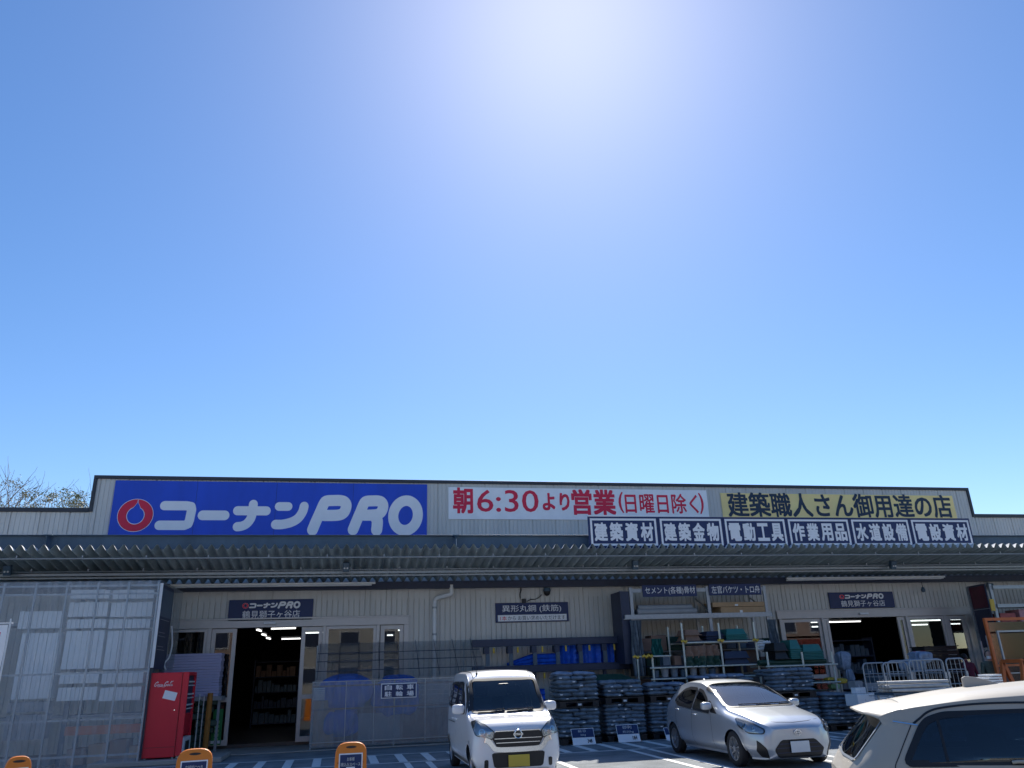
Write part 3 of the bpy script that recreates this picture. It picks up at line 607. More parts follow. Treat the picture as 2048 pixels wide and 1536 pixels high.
for q in ((400,1388), (409,1391)):
    a = at(*q, 21.7); b = MB(o); b.cyl((a.x, 21.7, .02), (a.x, 21.7, a.z), .014, 8); b.build('pole', M['white_plastic'], t, smooth=50)
a = at(421,1386,21.65); b = MB((a.x, 21.65, .02)); b.cyl((a.x, 21.65, .02), (a.x, 21.65, a.z), .065, 18); tag(b.build('cardboard_tube', mk('orange_brown_card', (0.42, 0.17, 0.03), .7, noise=.1), smooth=50), 'thick orange-brown cardboard tube standing left of the left entrance', 'tube')
a, b_ = at(330,1310,21.75), at(436,1392,21.75)
t = thing('board_stack', 'stack of lilac insulation boards on a rack left of the left entrance', 'board stack', ((a.x+b_.x)/2, 21.75, b_.z)); o = t.location.copy()
n = 16; hz = (at(420,1306,21.75).z-b_.z)/n
b = MB(o)
for k in range(n):
    dx = random.uniform(-.012, .012); b.box(a.x+dx, b_.x+dx, 21.75-random.uniform(0,.02), 22.25, b_.z+hz*k, b_.z+hz*(k+1)-.006)
b.build('board', M['lilac'], t)
b = MB(o); b.box(a.x, b_.x+.1, 21.7, 22.3, b_.z-.10, b_.z-.005); b.box(b_.x, b_.x+.06, 21.8, 21.86, .02, b_.z-.1); b.box(a.x, a.x+.06, 21.8, 21.86, .02, b_.z-.1); b.build('rack', M['greyboard'], t)
b = MB((-3.3, 22.0, .02)); 
for k in range(7): b.cbox((-3.55+.07*(k % 4), 21.95+.05*(k % 3), .18+.16*k), (.46, .4, .15), R(4*k))
tag(b.build('dark_sacks', M['green_dark'], bevel=.03), 'dark pile of wrapped goods behind the white poles beside the vending machine', 'goods pile')
t, y = panel('poster', 'green vertical poster inside the left pane of the left entrance', 'poster', at(424,1455,D-.05).x, at(444,1455,D-.05).x, at(432,1490,D-.05).z, at(440,1418,D-.05).z, D-.05, M['green_sign'], 0.012)
b = MB(t.location); xm = t.location.x
for k in range(6): b.box(xm-.05, xm+.05, y-.004, y-.001, .62-.1*k, .69-.1*k)
b.build('pale_block', M['lightgreen'], t)
b = MB(t.location); b.box(xm-.12, xm+.1, y-.004, y-.001, .03+t.location.z, .10+t.location.z); b.build('white_strip', M['white_paint'], t)

# ------------------------------------------------------------------ bicycle parking shelter
YF2, YB2 = 20.6, 22.2
t = thing('bicycle_shelter', 'low translucent polycarbonate bicycle shelter with a sloping smoked roof', 'bicycle shelter', (1, YF2, 0)); o = t.location.copy()
X0, X1 = at(618,1500,YF2).x, 3.15; zt = at(700,1361,YF2).z
b = MB(o); b.box(X0, X1, YF2, YF2+.006, .07, zt); b.build('front_sheet', M['poly2'], t)
b = MB(o); b.box(X0-.006, X0-.001, YF2, YB2, .07, zt); b.build('end_sheet', M['poly2'], t)
zr = at(700,1286,YB2).z
b = MB(o); b.add([(X0+.05, YF2+.05, zt+.03), (X1+.35, YF2+.05, zt+.03), (X1+.35, YB2, zr), (X0+.05, YB2, zr)], [(0,1,2,3)]); b.build('roof_sheet', M['polyroof'], t, recalc=False)
b = MB(o)
for k in range(9): x = X0+.1+.5*k; b.beam((x, YF2+.06, zt+.055), (x, YB2, zr+.03), .010, .02)
for s_ in (.25, .5, .72): b.beam((X0+.05, YF2+.05+(YB2-YF2-.05)*s_, zt+.0+(zr-zt)*s_), (X1+.35, YF2+.05+(YB2-YF2-.05)*s_, zt+.0+(zr-zt)*s_), .022, .022)
b.build('roof_batten', M['steel_dark'], t)
b = MB(o)
for x in (X0+.02, at(788,1440,YF2).x, X1-.03): b.cyl((x, YF2+.035, 0), (x, YF2+.035, zt), .018, 10)
for x in (X0+.02, X1-.03): b.cyl((x, YB2-.05, 0), (x, YB2-.05, zr-.05), .024, 10)
b.build('post', M['galv'], t, smooth=50)
b = MB(o)
for x in (at(690,1440,YF2).x, at(747,1440,YF2).x, at(850,1440,YF2).x): b.box(x-.008, x+.008, YF2-.012, YF2-.001, .1, zt)
for zz in (zt-.02, .17): b.box(X0, X1, YF2-.016, YF2-.0015, zz, zz+.018)
b.build('white_rail', M['galv'], t)
b = MB(o)
for zz in (at(700,1371,YF2).z, at(720,1416,YF2).z): b.cyl((X0, YF2+.03, zz), (X1, YF2+.03, zz), .02, 8)
b.build('rust_rail', M['brownboard'], t, smooth=50)
a, b_ = at(762,1382,YF2), at(833,1380,YF2)
t, y = panel('parking_sign', 'small navy bicycle-parking sign on the front of the translucent shelter', 'sign', a.x, b_.x, at(797,1396,YF2).z, at(797,1366,YF2).z, YF2-.018, M['white_paint'], .02)
x0, x1, z0, z1 = a.x, b_.x, t.location.z, at(797,1366,YF2).z
b = MB(t.location); b.box(x0+.02, x1-.02, y-.004, y-.001, z0+.02, z1-.02); b.build('navy_field', M['sign_navy'], t)
w_, h_ = x1-x0, z1-z0
for s, zz in (('自転車', .55), ('駐輪場', .12)):
    for i, ch in enumerate(s): words(t, ch, x0+w_*(.10+.31*i), x0+w_*(.10+.31*i+.2), z0+h_*zz, z0+h_*(zz+.34), y-.006, M['white_paint'], .02)
def blob(name, label, cat, c, d, mat, seed, group=None, n=18, folds=.08):
    rnd = random.Random(seed); ph = [rnd.uniform(0, 6) for _ in range(8)]; P = []
    b = MB((c[0], c[1], c[2]-d[2]))
    for i in range(n+1):
        th = math.pi*i/n; row = []
        for j in range(2*n+1):
            a = 2*math.pi*j/(2*n)
            k = 1+folds*math.sin(5*a+ph[0]+th*2)+folds*math.sin(9*a+ph[1])*math.sin(th)+folds*.7*math.sin(3*th+ph[2]+2*a)
            e = lambda v: math.copysign(abs(v)**.6, v)
            row.append((c[0]+d[0]*k*e(math.sin(th))*e(math.cos(a)), c[1]+d[1]*k*e(math.sin(th))*e(math.sin(a)), c[2]+d[2]*e(math.cos(th))*(1+folds*.5*math.sin(4*a+ph[3]))))
        P.append(row)
    b.grid(P); return tag(b.build(name, mat, smooth=70), label, cat, group)
YT = 21.25
def blob_px(pa, pb, ya, yb, label, seed, mat='tarp', dy=.25):
    a, b_ = at(pa, (ya+yb)/2, YT), at(pb, (ya+yb)/2, YT); z1, z0 = at((pa+pb)/2, ya, YT).z, max(.02, at((pa+pb)/2, yb, YT).z)
    return blob('blue_tarp', label, 'tarpaulin', ((a.x+b_.x)/2, YT, (z0+z1)/2), ((b_.x-a.x)/2, dy, (z1-z0)/2), M[mat], seed, 'blue tarps in the bicycle shelter', n=30, folds=.15)
blob_px(648, 732, 1350, 1420, 'upper large blue tarp bundle behind the left half of the bicycle shelter sheet', 1)
blob_px(652, 714, 1419, 1472, 'lower blue tarp bundle near the ground behind the left half of the shelter sheet', 2)
blob_px(755, 834, 1352, 1432, 'blue tarp bundle right behind the bicycle-parking sign', 3)
for (pa, pb, ya, yb, mm, lab) in ((716,800,1425,1482,'greyboard','grey board leaning behind the shelter sheet below the parking sign'), (800,898,1418,1478,'brownboard','brown board leaning behind the right part of the shelter sheet'), (838,898,1360,1415,'greyboard','stack of grey slats behind the right end of the shelter sheet'), (626,668,1400,1492,'card','tan board leaning behind the left end of the shelter sheet'), (626,650,1375,1400,'board','pale sacks behind the left post of the bicycle shelter')):
    a, b_ = at(pa, (ya+yb)/2, 21.1), at(pb, (ya+yb)/2, 21.1); z1, z0 = at((pa+pb)/2, ya, 21.1).z, max(.02, at((pa+pb)/2, yb, 21.1).z)
    b = MB(((a.x+b_.x)/2, 21.1, z0)); n = 6 if 'sl' in lab or 'sack' in lab else 1
    for k in range(n): b.box(a.x, b_.x, 21.1+.03*(k % 2), 21.2, z0+(z1-z0)/n*k, z0+(z1-z0)/n*(k+1)-.01)
    tag(b.build('leaning_board', M[mm], bevel=.006), lab, 'board')
a, b_ = at(640,1440,21.9), at(935,1430,21.9); b = MB(((a.x+b_.x)/2, 21.9, .03)); b.box(a.x, b_.x, 21.9, 21.98, .031, 1.05); tag(b.build('back_board', M['brownboard'], bevel=.006), 'wide brown board standing against the wall deep inside the bicycle shelter', 'board')

# ------------------------------------------------------------------ rebar rack
YR = 21.75
t = thing('rebar_rack', 'dark navy steel-bar rack with yellow end caps on the middle of the wall', 'rack', (5.4, YR, 0)); o = t.location.copy()
b = MB(o); b.box(3.3, 7.52, YR, YR+.14, 2.26, 2.45); b.build('top_beam', M['steel_dark'], t, bevel=.01)
b = MB(o); b.box(3.3, 8.0, YR, YR+.14, 1.58, 1.76); b.build('lower_beam', M['steel_dark'], t, bevel=.01)
for q in (976, 1023, 1071, 1117, 1163, 1212):
    x = at(q, 1315, YR).x; b = MB(o); b.box(x-.09, x+.05, YR+.02, YR+.3, 2.08, 2.255); b.box(x-.06, x+.02, YR+.1, YR+.2, 0.02, 1.579); b.build('bracket', M['steel_dark'], t)
    b = MB(o); b.box(x-.055, x+.055, YR+.03, YR+.1, 1.765, 2.075); b.build('upright', M['steel_navy'], t)
for q, zz in [(p, 2.16) for p in (987, 1035, 1084, 1131, 1178, 1228)]+[(p, 1.48) for p in (1040, 1086, 1134)]:
    x = at(q, 1293, YR).x; b = MB(o); b.cyl((x, YR-.03, zz-.07), (x, YR-.03, zz+.07), .028, 10); b.build('yellow_cap', M['yellow'], t, smooth=50)
for k, (x0, x1, zz0, zh) in enumerate(((4.3, 5.9, 1.77, .28), (5.75, 6.55, 1.77, .48), (6.45, 7.35, 1.77, .52), (4.4, 5.3, .8, .35))):
    rnd = random.Random(k); P = [[(x0+(x1-x0)*i/16, YR+.22+.05*math.sin(i*1.7+k)+.03*math.sin(j*2.1), zz0+zh*j/8*min(1, .25+(i/9 if k == 0 else 1))) for i in range(17)] for j in range(9)]
    b = MB(((x0+x1)/2, YR+.2, zz0)); b.grid(P); b.grid([[(q[0], q[1]+.12, q[2]) for q in r] for r in P])
    tag(b.build('blue_tarp', M['tarp'], smooth=60, recalc=False), ['creased blue tarp sloping up along the lower beam of the steel-bar rack', 'blue tarp filling the bay right of the middle of the steel-bar rack', 'blue tarp filling the bay near the right end of the steel-bar rack', 'blue tarp hanging low behind the white van and the first sack stack'][k], 'tarpaulin', 'blue tarps in the steel-bar rack')

# wall cameras and cable
for q, lab, dk in (((1094,1184), 'dark dome camera on the wall above the steel-bar sign', 1), ((1981,1174), 'dark dome camera on the wall at the far right', 1)):
    p = at(*q, D-.12); t = thing('wall_camera', lab, 'camera', p, group='wall cameras'); b = MB(p)
    b.tube([(p.x, p.y, p.z+.11), (p.x, p.y, p.z+.02)], [.10, .115], 16); b.build('housing', M['steel_navy'], t, smooth=50)
    b = MB(p); b.tube([(p.x, p.y, p.z+.018), (p.x, p.y, p.z-.05), (p.x, p.y, p.z-.09), (p.x, p.y, p.z-.11)], [.095, .09, .06, .015], 16); b.build('dome', M['black'], t, smooth=60)
    b = MB(p); b.box(p.x-.03, p.x+.03, p.y+.02, p.y+.118, p.z+.111, p.z+.16); b.build('bracket', M['galv'], t)
a = [at(*q, D-.04) for q in ((1083,1189), (1080,1193), (1072,1198), (1062,1199), (1054,1203))]
b = MB(a[0]); b.tube(spline(a, 5), .012, 6); p = at(1048,1202,D-.05); b.box(p.x-.06, p.x+.06, D-.06, D-.012, p.z-.06, p.z+.06)
tag(b.build('wall_cable', M['black'], smooth=60), 'thin dark cable and junction box above the steel-bar sign', 'cable')
a = [at(*q, D-.04) for q in ((1041,1172), (1042,1180), (1040,1188), (1041,1197))]; b = MB(a[0]); b.tube(spline(a, 4), .016, 6); tag(b.build('wall_cable', M['black'], smooth=60), 'thick dark cable coming down the wall above the left end of the steel-bar sign', 'cable')
p = at(1846,1178,D-.25); t = thing('pendant_lamp', 'small dark pendant lamp hanging above the right entrance sign', 'lamp', p); b = MB(p); b.tube([(p.x, p.y, p.z+.06), (p.x, p.y, p.z-.02), (p.x, p.y, p.z-.08), (p.x, p.y, p.z-.1)], [.03, .07, .06, .02], 12); b.build('lamp_body', M['steel_navy'], t, smooth=50)
b = MB(p); b.cyl((p.x, p.y, p.z+.06), (p.x, p.y, 3.87), .01, 6); b.build('cord', M['black'], t)
M['lilac_pipe'] = mk('pale_pipe', (.48, .47, .45), .5, noise=.15, nscale=5)
# ------------------------------------------------------------------ sacks on pallets
def sack_mesh(w, d, h, seed):
    rnd = random.Random(seed); ph = [rnd.uniform(0, 6.3) for _ in range(6)]; b = MB(); n = 12; top = []; bot = []
    for i in range(n+1):
        u = -1+2*i/n; rt = []; rb_ = []
        for j in range(n+1):
            v = -1+2*j/n; f = (max(0, 1-abs(u)**5))**.42*(max(0, 1-abs(v)**6))**.36
            k = 1+.22*math.sin(2.3*u+ph[0])*math.cos(1.9*v+ph[1])+.10*math.sin(6*u+ph[2]+2*v)
            x = u*w/2*(1-.03*v*v+.02*math.sin(5*v+ph[3])); y = v*d/2*(1-.05*u*u+.03*math.sin(6*u+ph[4]))
            rt.append((x, y, h*.5+h*.5*f*k)); rb_.append((x, y, h*.5-h*.46*f))
        top.append(rt); bot.append(rb_)
    b.grid(top); b.grid([r[::-1] for r in bot])
    if seed % 2: b.m = 1; sx = rnd.uniform(-.3, .3)*w; b.box(sx-.03, sx+.03, -d/2-.004, -d/2+.01, h*.42, h*.66)
    return b
protos = {}
def sack(x, y, zz, w, label, group, mat='bag', rz=0.0):
    key = (w, mat, random.randrange(4))
    if key not in protos:
        o = sack_mesh(w, .46, .105, hash(str(key)) % 999 if False else key[2]*7+int(w*100)).build('sack', [M[mat], M['white_plastic']], smooth=70); protos[key] = o
    else:
        o = protos[key].copy(); COL.objects.link(o)
    o.location = (x, y, zz); o.scale = (random.uniform(.95,1.06), random.uniform(.94,1.06), random.uniform(.82,1.12)); o.rotation_euler = (random.uniform(-.03,.03), random.uniform(-.05,.05), rz); return tag(o, label, 'sack', group)
def pallet(x0, x1, y0, zz, label, group):
    t = thing('pallet', label, 'pallet', ((x0+x1)/2, y0, zz), group=group); o = t.location.copy(); b = MB(o); w = x1-x0
    b.box(x0, x1, y0, y0+.95, zz+.115, zz+.14); b.box(x0, x1, y0, y0+.95, zz, zz+.022)
    b.build('deck', M['black'], t)
    for k in range(3):
        c = x0+w*(.09+.41*k); b = MB(o); b.box(c-w*.075, c+w*.075, y0+.003, y0+.947, zz+.0225, zz+.1145); b.build('block', M['black'], t)
    b = MB(o); b.box((x0+x1)/2-.04, (x0+x1)/2+.04, y0-.004, y0-.001, zz+.045, zz+.085); b.build('maker_tag', M['white_plastic'], t)
def stack(x0, x1, y0, z0, layers, name, mat='bag', back=2, pal=True, first=0, dz=.089):
    g = f'sacks {name}'; lab = f'dark blue-grey woven sack in the pile {name}'
    if pal: pallet(x0, x1, y0, z0, f'black pallet under the sacks {name}', f'pallets {name}'); z0 += .142
    for L in range(layers):
        n = 2 if (L+first) % 2 == 0 else 3; w = (x1-x0)/n
        for r in range(2 if layers-L <= back else 1):
            for k in range(n):
                sack(x0+w*(k+.5)+random.uniform(-.012,.012), y0+.24+.47*r+random.uniform(-.025,.02), z0+dz*L+random.uniform(-.004,.004), w*random.uniform(1.02,1.12) if 0 else w*1.06, lab, g, mat, random.uniform(-.09,.09))
    return z0+dz*layers
S1 = 'beside the white van, lower tier'
zt_ = stack(4.84, 5.80, 18.62, 0.0, 7, 'of the lower tier beside the white van', back=7)
zt_ = stack(4.84, 5.80, 18.62, zt_+.015, 6, 'of the upper tier beside the white van', back=6)
sack(5.0, 18.95, zt_, .5, 'pale blue sack lying at the left on top of the pile beside the white van', 'top sacks beside the white van', 'bagtop'); sack(5.5, 18.9, zt_+.005, .56, 'pale blue sack lying highest on top of the pile beside the white van', 'top sacks beside the white van', 'bagtop')
zt_ = stack(5.98, 6.96, 18.75, 0.0, 8, 'behind the gravel price board, lower tier', first=1, back=1, dz=.083)
zt_ = stack(5.98, 6.96, 18.75, zt_+.01, 3, 'behind the gravel price board, upper tier', back=3)
for k in range(4): sack(6.1+.24*k, 19.0+.2*(k % 2), zt_+.005, .45, 'slumped sack on top of the middle pile', 'top sacks of the middle pile', 'bag', .4*k)
zt_ = stack(7.10, 8.06, 18.75, 0.0, 8, 'behind the hatchback tail, lower tier', back=1, dz=.083)
zt_ = stack(7.10, 8.06, 18.75, zt_+.01, 2, 'behind the hatchback tail, upper tier', back=2)
for k in range(3): sack(7.3+.27*k, 19.0+.2*(k % 2), zt_+.005, .48, 'rumpled sack on top of the pile behind the hatchback tail', 'top sacks behind the hatchback tail', 'bagtop' if k else 'bag', .3*k)
zt_ = stack(10.32, 11.46, 18.6, 0.0, 7, 'behind the hatchback bonnet, lower tier', back=1)
zt_ = stack(10.26, 11.40, 18.6, zt_+.015, 6, 'behind the hatchback windscreen, upper tier', back=2)
zt_ = stack(11.52, 12.56, 18.45, 0.0, 8, 'of low height right of the hatchback', back=1, first=1)
for k in range(3): sack(8.75+.48*k, 19.6, 1.27+.004*k, .5, 'blue sack of the row seen over the roof of the silver hatchback', 'sacks over the hatchback roof', 'bagtop'); sack(9.0+.48*k, 19.6, 1.18, .5, 'blue sack of the row seen over the roof of the silver hatchback', 'sacks over the hatchback roof', 'bag')
b = MB((9.5, 19.6, 0)); b.box(8.45, 10.2, 19.35, 19.9, .02, 1.17); tag(b.build('wrapped_pallet_load', M['steel_dark'], bevel=.03), 'dark wrapped pallet load carrying blue sacks behind the silver hatchback', 'pallet load')
# price boards leaning on the piles
def price_board(q0, q1, yb, zt, label, lines, price):
    t = thing('price_board', label, 'price board', (0, 0, 0), group='price boards on the ground')
    a, b_ = gnd(q0[0], q0[1]), gnd(q1[0], q1[1]); y0 = min((a.y+b_.y)/2, yb); k_ = y0/((a.y+b_.y)/2); x0, x1 = a.x*k_, b_.x*k_; h = zt; t.location = ((x0+x1)/2, y0, 0)
    f = lambda u, v, e=0: (x0+(x1-x0)*u, y0+.16*v-e, .012+h*v)
    q = MB(t.location); q.add([f(0,0),f(1,0),f(1,1),f(0,1),f(0,0,-.012),f(1,0,-.012),f(1,1,-.012),f(0,1,-.012)], [(0,1,2,3),(7,6,5,4),(0,4,5,1),(1,5,6,2),(2,6,7,3),(3,7,4,0)]); q.build('panel', M['white_paint'], t)
    q = MB(t.location); q.add([f(.02,.45,.003),f(.98,.45,.003),f(.98,.97,.003),f(.02,.97,.003)], [(0,1,2,3)]); q.build('navy_field', M['sign_navy'], t, recalc=False)
    def tx(s, u0, u1, v0, v1, mat):
        q = MB(); text_mb(q, s, 0, 1, 0, 1, 0, .02); w = MB(t.location); w.add([f(u0+(u1-u0)*p.x, v0+(v1-v0)*p.z, .006) for p in q.v], q.f); w.build('lettering', mat, t, recalc=False)
    for s, *r in lines: tx(s, *r, M['white_paint'])
    tx(price, .66, .86, .12, .34, M['lettering_navy'])
price_board((1146,1489), (1193,1487), 18.40, .33, 'white and navy price board leaning on the sacks beside the white van', [('細 砂', .3, .66, .76, .93), ('20kg', .38, .62, .52, .66)], '348')
price_board((1237,1485), (1283,1483), 18.50, .36, 'navy and white gravel price board leaning on the middle sack pile', [('砂利', .28, .70, .74, .94), ('約20kg', .26, .76, .50, .66)], '184')
price_board((1333,1482), (1380,1480), 18.50, .26, 'white price board half hidden behind the rear wheel of the silver hatchback', [], '298')
# covered crate behind the sacks
x0, x1 = at(1192,1355,20.0).x, at(1266,1352,20.0).x
t = thing('covered_crate', 'pale slatted crate under a grey-green cover behind the sack piles', 'crate', ((x0+x1)/2, 20, 0)); o = t.location.copy()
b = MB(o); b.box(x0, x1, 20, 20.9, .02, 1.32); b.build('crate_body', M['greyboard'], t, bevel=.01)
b = MB(o)
for u in (.22, .70):
    for k in range(8): xx = x0+(x1-x0)*u+.035*k; b.box(xx, xx+.016, 19.994, 19.999, 1.02, 1.28)
b.build('slat', M['steel_dark'], t)
b = MB(o); b.add([(x0-.05,19.95,1.325),(x1+.05,19.95,1.325),(x1+.05,20.95,1.325),(x0-.05,20.95,1.325),(x0+.1,20.15,1.47),(x1-.25,20.15,1.47),(x1-.25,20.8,1.47),(x0+.1,20.8,1.47)], [(0,3,2,1),(4,5,6,7),(0,1,5,4),(1,2,6,5),(2,3,7,6),(3,0,4,7)]); b.build('cover', M['greyboard'] if 0 else M['green_dark'], t, bevel=.03)

# ------------------------------------------------------------------ galvanised rack with hanging signs
YG = 21.2
t = thing('galvanised_rack', 'tall galvanised storage rack with two navy header signs right of the wall middle', 'storage rack', (9.7, YG, 0)); o = t.location.copy()
xa, xb, xm = at(1264,1210,YG).x, at(1533,1210,YG).x, at(1417,1200,YG).x
for x in (xa, xm, xb):
    for yy in (YG, YG+.85): b = MB(o); b.box(x-.045, x+.045, yy, yy+.06, .02, 3.72); b.build('upright', M['galv'], t)
b = MB(o); b.box(xa-.25, xb+.1, YG-.06, YG-.005, 2.86, 2.98); b.box(xa-.3, xb+.15, YG-.075, YG-.061, 2.855, 2.875); b.box(xa+.05, xb-.05, YG+.86, YG+.9, 2.88, 2.98); b.build('shelf_beam', M['galv'], t)
b = MB(o); b.box(xa+.05, xb-.05, YG, YG+.85, 2.955, 2.97); b.box(xa+.05, xb-.05, YG, YG+.85, 1.98, 2.0); b.build('shelf_deck', M['greyboard'], t)
b = MB(o); b.box(xa+.046, xb-.046, YG+.01, YG+.05, 3.58, 3.68)
for x in (xa+.03, xm+.0, xb-.03): b.beam((x, YG+.07, 3.05), (x, YG+.84, 3.45), .03)
b.build('brace', M['galv'], t)
b = MB(o); b.box(xa-.32, xa-.06, YG+.02, YG+.85, 1.7, 3.62); b.build('side_panel', M['steel_dark'], t)
for q, lab, s in (((1285,1172,1393,1191), 'navy header sign for cement and aggregate on the galvanised rack', 'セメント(各種)骨材'), ((1418,1170,1522,1188), 'navy header sign for plasterer buckets on the galvanised rack', '左官バケツ・トロ舟')):
    p, u = at(q[0], (q[1]+q[3])/2, YG-.03), at(q[2], (q[1]+q[3])/2, YG-.03); v1, v0 = at((q[0]+q[2])/2, q[1], YG-.03).z, at((q[0]+q[2])/2, q[3], YG-.03).z
    t2, y = panel('header_sign', lab, 'sign', p.x, u.x, v0-.03, v1+.03, YG-.01, M['sign_navy'], .03); words(t2, s, p.x+.07, u.x-.05, v0+.02, v1-.02, y, M['white_paint'], .004)
x0, x1 = at(1277,1222,YG).x, at(1396,1222,YG).x
b = MB((x0, YG+.3, 2.98)); 
for k, (yy, zz) in enumerate(((YG+.15, 3.06), (YG+.32, 3.06), (YG+.24, 3.17))): b.cyl((x0+.03*k, yy, zz), (x1-.04*k, yy, zz), .085, 16)
tag(b.build('rolled_sheet', M['greyboard'], smooth=50), 'grey rolled sheeting lying on the top deck of the galvanised rack', 'roll')
def card_box(q, Y, dep, label, mat='card'):
    a, b_ = at(q[0], (q[1]+q[3])/2, Y), at(q[2], (q[1]+q[3])/2, Y); z1, z0 = at((q[0]+q[2])/2, q[1], Y).z, at((q[0]+q[2])/2, q[3], Y).z
    t = thing('cardboard_box', label, 'box', ((a.x+b_.x)/2, Y, z0)); b = MB(t.location); b.box(a.x, b_.x, Y, Y+dep, z0, z1); b.build('carton', M[mat], t, bevel=.006)
    b = MB(t.location); b.box(a.x+(b_.x-a.x)*.42, a.x+(b_.x-a.x)*.48, Y-.003, Y-.001, z0+.02, z0+(z1-z0)*.55); b.build('label_patch', M['white_plastic'], t)
    b = MB(t.location); b.box(a.x+.003, b_.x-.003, Y+dep*.47, Y+dep*.53, z1+.001, z1+.003); b.build('tape', M['brownboard'], t); return t
card_box((1442,1213.5,1531,1228), YG+.02, .6, 'long brown cardboard box on the top deck of the galvanised rack')
card_box((1425,1204,1530,1213), YG+.02, .6, 'flat long brown cardboard box lying on another long box of the galvanised rack')
def net(name, label, pa, pb, Y, mat='bag'):
    (x0, z1), (x1, z0) = (at(*pa, Y).x, at(*pa, Y).z), (at(*pb, Y).x, at(*pb, Y).z); P = []
    for j in range(13):
        P.append([(x0+(x1-x0)*i/24+.02*math.sin(j*.6+i*.4), Y+.05*math.sin(i*1.35+.3*math.sin(j*.5)), z1+(z0-z1)*j/12) for i in range(25)])
    b = MB(((x0+x1)/2, Y, z1)); b.grid(P); tag(b.build(name, M[mat], smooth=60, recalc=False), label, 'net')
net('hanging_net', 'blue-grey net hanging from the left end of the galvanised rack', (1259,1241), (1292,1352), YG-.12)
net('hanging_net', 'blue-grey net hanging from the right end of the galvanised rack', (1535,1239), (1558,1290), YG-.12)

# ------------------------------------------------------------------ scaffold-pipe display racks
YP0, YP1 = 20.25, 21.05
t = thing('pipe_rack', 'larger scaffold-pipe rack with yellow clamps in front of the galvanised rack', 'pipe rack', (9.3, YP0, 0)); o = t.location.copy()
def post(t, o, q, zb, Y, r=.024):
    a = at(*q, Y); b = MB(o); b.cyl((a.x, Y, zb), (a.x, Y, a.z), r*1.2, 10); b.build('post', M['pipe'], t, smooth=50); return a
A = [post(t, o, q, 0.02, YP0) for q in ((1304,1311), (1362,1246), (1436,1246), (1506,1244))]
Bk = [post(t, o, q, 0.02, YP1) for q in ((1335,1254), (1404,1252), (1473,1251), (1275,1318))]
def rail(t, o, a, b_, r=.022): b = MB(o); b.cyl(a, b_, r, 8); b.build('rail', M['pipe'], t, smooth=50)
zr_ = at(1400,1333,YP0).z; rail(t, o, (A[0].x-.1, YP0-.05, zr_), (A[3].x+.15, YP0-.05, zr_))
zr2 = at(1470,1283,YP0).z; rail(t, o, (A[1].x, YP0-.05, zr2), (A[3].x+.2, YP0-.05, zr2)); rail(t, o, (A[1].x, YP1+.05, zr2), (A[3].x+.2, YP1+.05, zr2))
zr3 = at(1330,1312,YP0).z; rail(t, o, (at(1268,1312,YP0).x, YP0-.05, zr3), (A[0].x+.5, YP0-.05, zr3)); rail(t, o, (A[0].x-.1, YP0-.05, 1.30), (A[3].x, YP0-.05, 1.30))
b = MB(o); b.box(A[0].x, A[3].x, YP0+.03, YP1-.03, zr_+.03, zr_+.05); b.box(A[1].x+.03, A[3].x+.2, YP0+.03, YP1-.03, zr2+.025, zr2+.045); b.box(A[0].x, A[3].x, YP0+.03, YP1-.03, 1.32, 1.34); b.build('shelf_board', M['steel_dark'], t)
for q in ((1272,1314), (1290,1313), (1299,1312), (1368,1283), (1441,1281), (1511,1280)):
    a = at(*q, YP0-.09); b = MB(o); b.tube([(a.x-.075, a.y, a.z-.01), (a.x-.03, a.y-.02, a.z+.025), (a.x+.03, a.y-.02, a.z-.025), (a.x+.075, a.y, a.z+.01)], .034, 8); b.build('yellow_clamp', M['yellow'], t, smooth=60)
t = thing('pipe_rack', 'lower scaffold-pipe rack with green netting left of the right entrance', 'pipe rack', (12.1, 19.9, 0)); o = t.location.copy()
YQ = 19.9; A2 = [post(t, o, q, .02, YQ) for q in ((1533,1304), (1603,1304), (1662,1303))]
for q in ((1545,1306), (1672,1310)): post(t, o, q, .02, YQ+.75)
zq = at(1600,1331,YQ).z; rail(t, o, (A2[0].x-.1, YQ-.05, zq), (A2[2].x+.1, YQ-.05, zq)); rail(t, o, (A2[0].x-.1, YQ+.8, zq), (A2[2].x+.1, YQ+.8, zq)); rail(t, o, (A2[0].x+1.1, YQ-.05, 1.07), (A2[2].x+.1, YQ-.05, 1.07))
b = MB(o); b.box(A2[0].x, A2[2].x+.05, YQ+.03, YQ+.74, zq+.03, zq+.05); b.box(A2[0].x+1.1, A2[2].x+.05, YQ+.03, YQ+.74, 1.10, 1.12); b.box(A2[0].x+1.1, A2[2].x+.05, YQ+.03, YQ+.74, .86, .88); b.build('shelf_board', M['green_dark'], t)
def tubs(pa, pb, ya, yb, Y, label, mat, n=4, dep=.6):
    a, b_ = at(pa, (ya+yb)/2, Y), at(pb, (ya+yb)/2, Y); z1, z0 = at((pa+pb)/2, ya, Y).z, at((pa+pb)/2, yb, Y).z; x0, x1 = a.x, b_.x; h = (z1-z0); hb = h*.5
    t = thing('tub_stack', label, 'tubs', ((x0+x1)/2, Y, z0)); o = t.location.copy()
    for k in range(n):
        b = MB(o); zb = z0+(h-hb)*k/max(1, n-1); tp = .06
        b.add([(x0+tp*.2,Y,zb),(x1-tp*.2,Y,zb),(x1-tp*.2,Y+dep,zb),(x0+tp*.2,Y+dep,zb),(x0+tp,Y+tp,zb+hb),(x1-tp,Y+tp,zb+hb),(x1-tp,Y+dep-tp,zb+hb),(x0+tp,Y+dep-tp,zb+hb)], [(0,3,2,1),(4,5,6,7),(0,1,5,4),(1,2,6,5),(2,3,7,6),(3,0,4,7)])
        b.box(x0-.015, x1+.015, Y-.02, Y+dep+.02, zb-.012, zb+.012); b.build('tub', M[mat], t, bevel=.008)
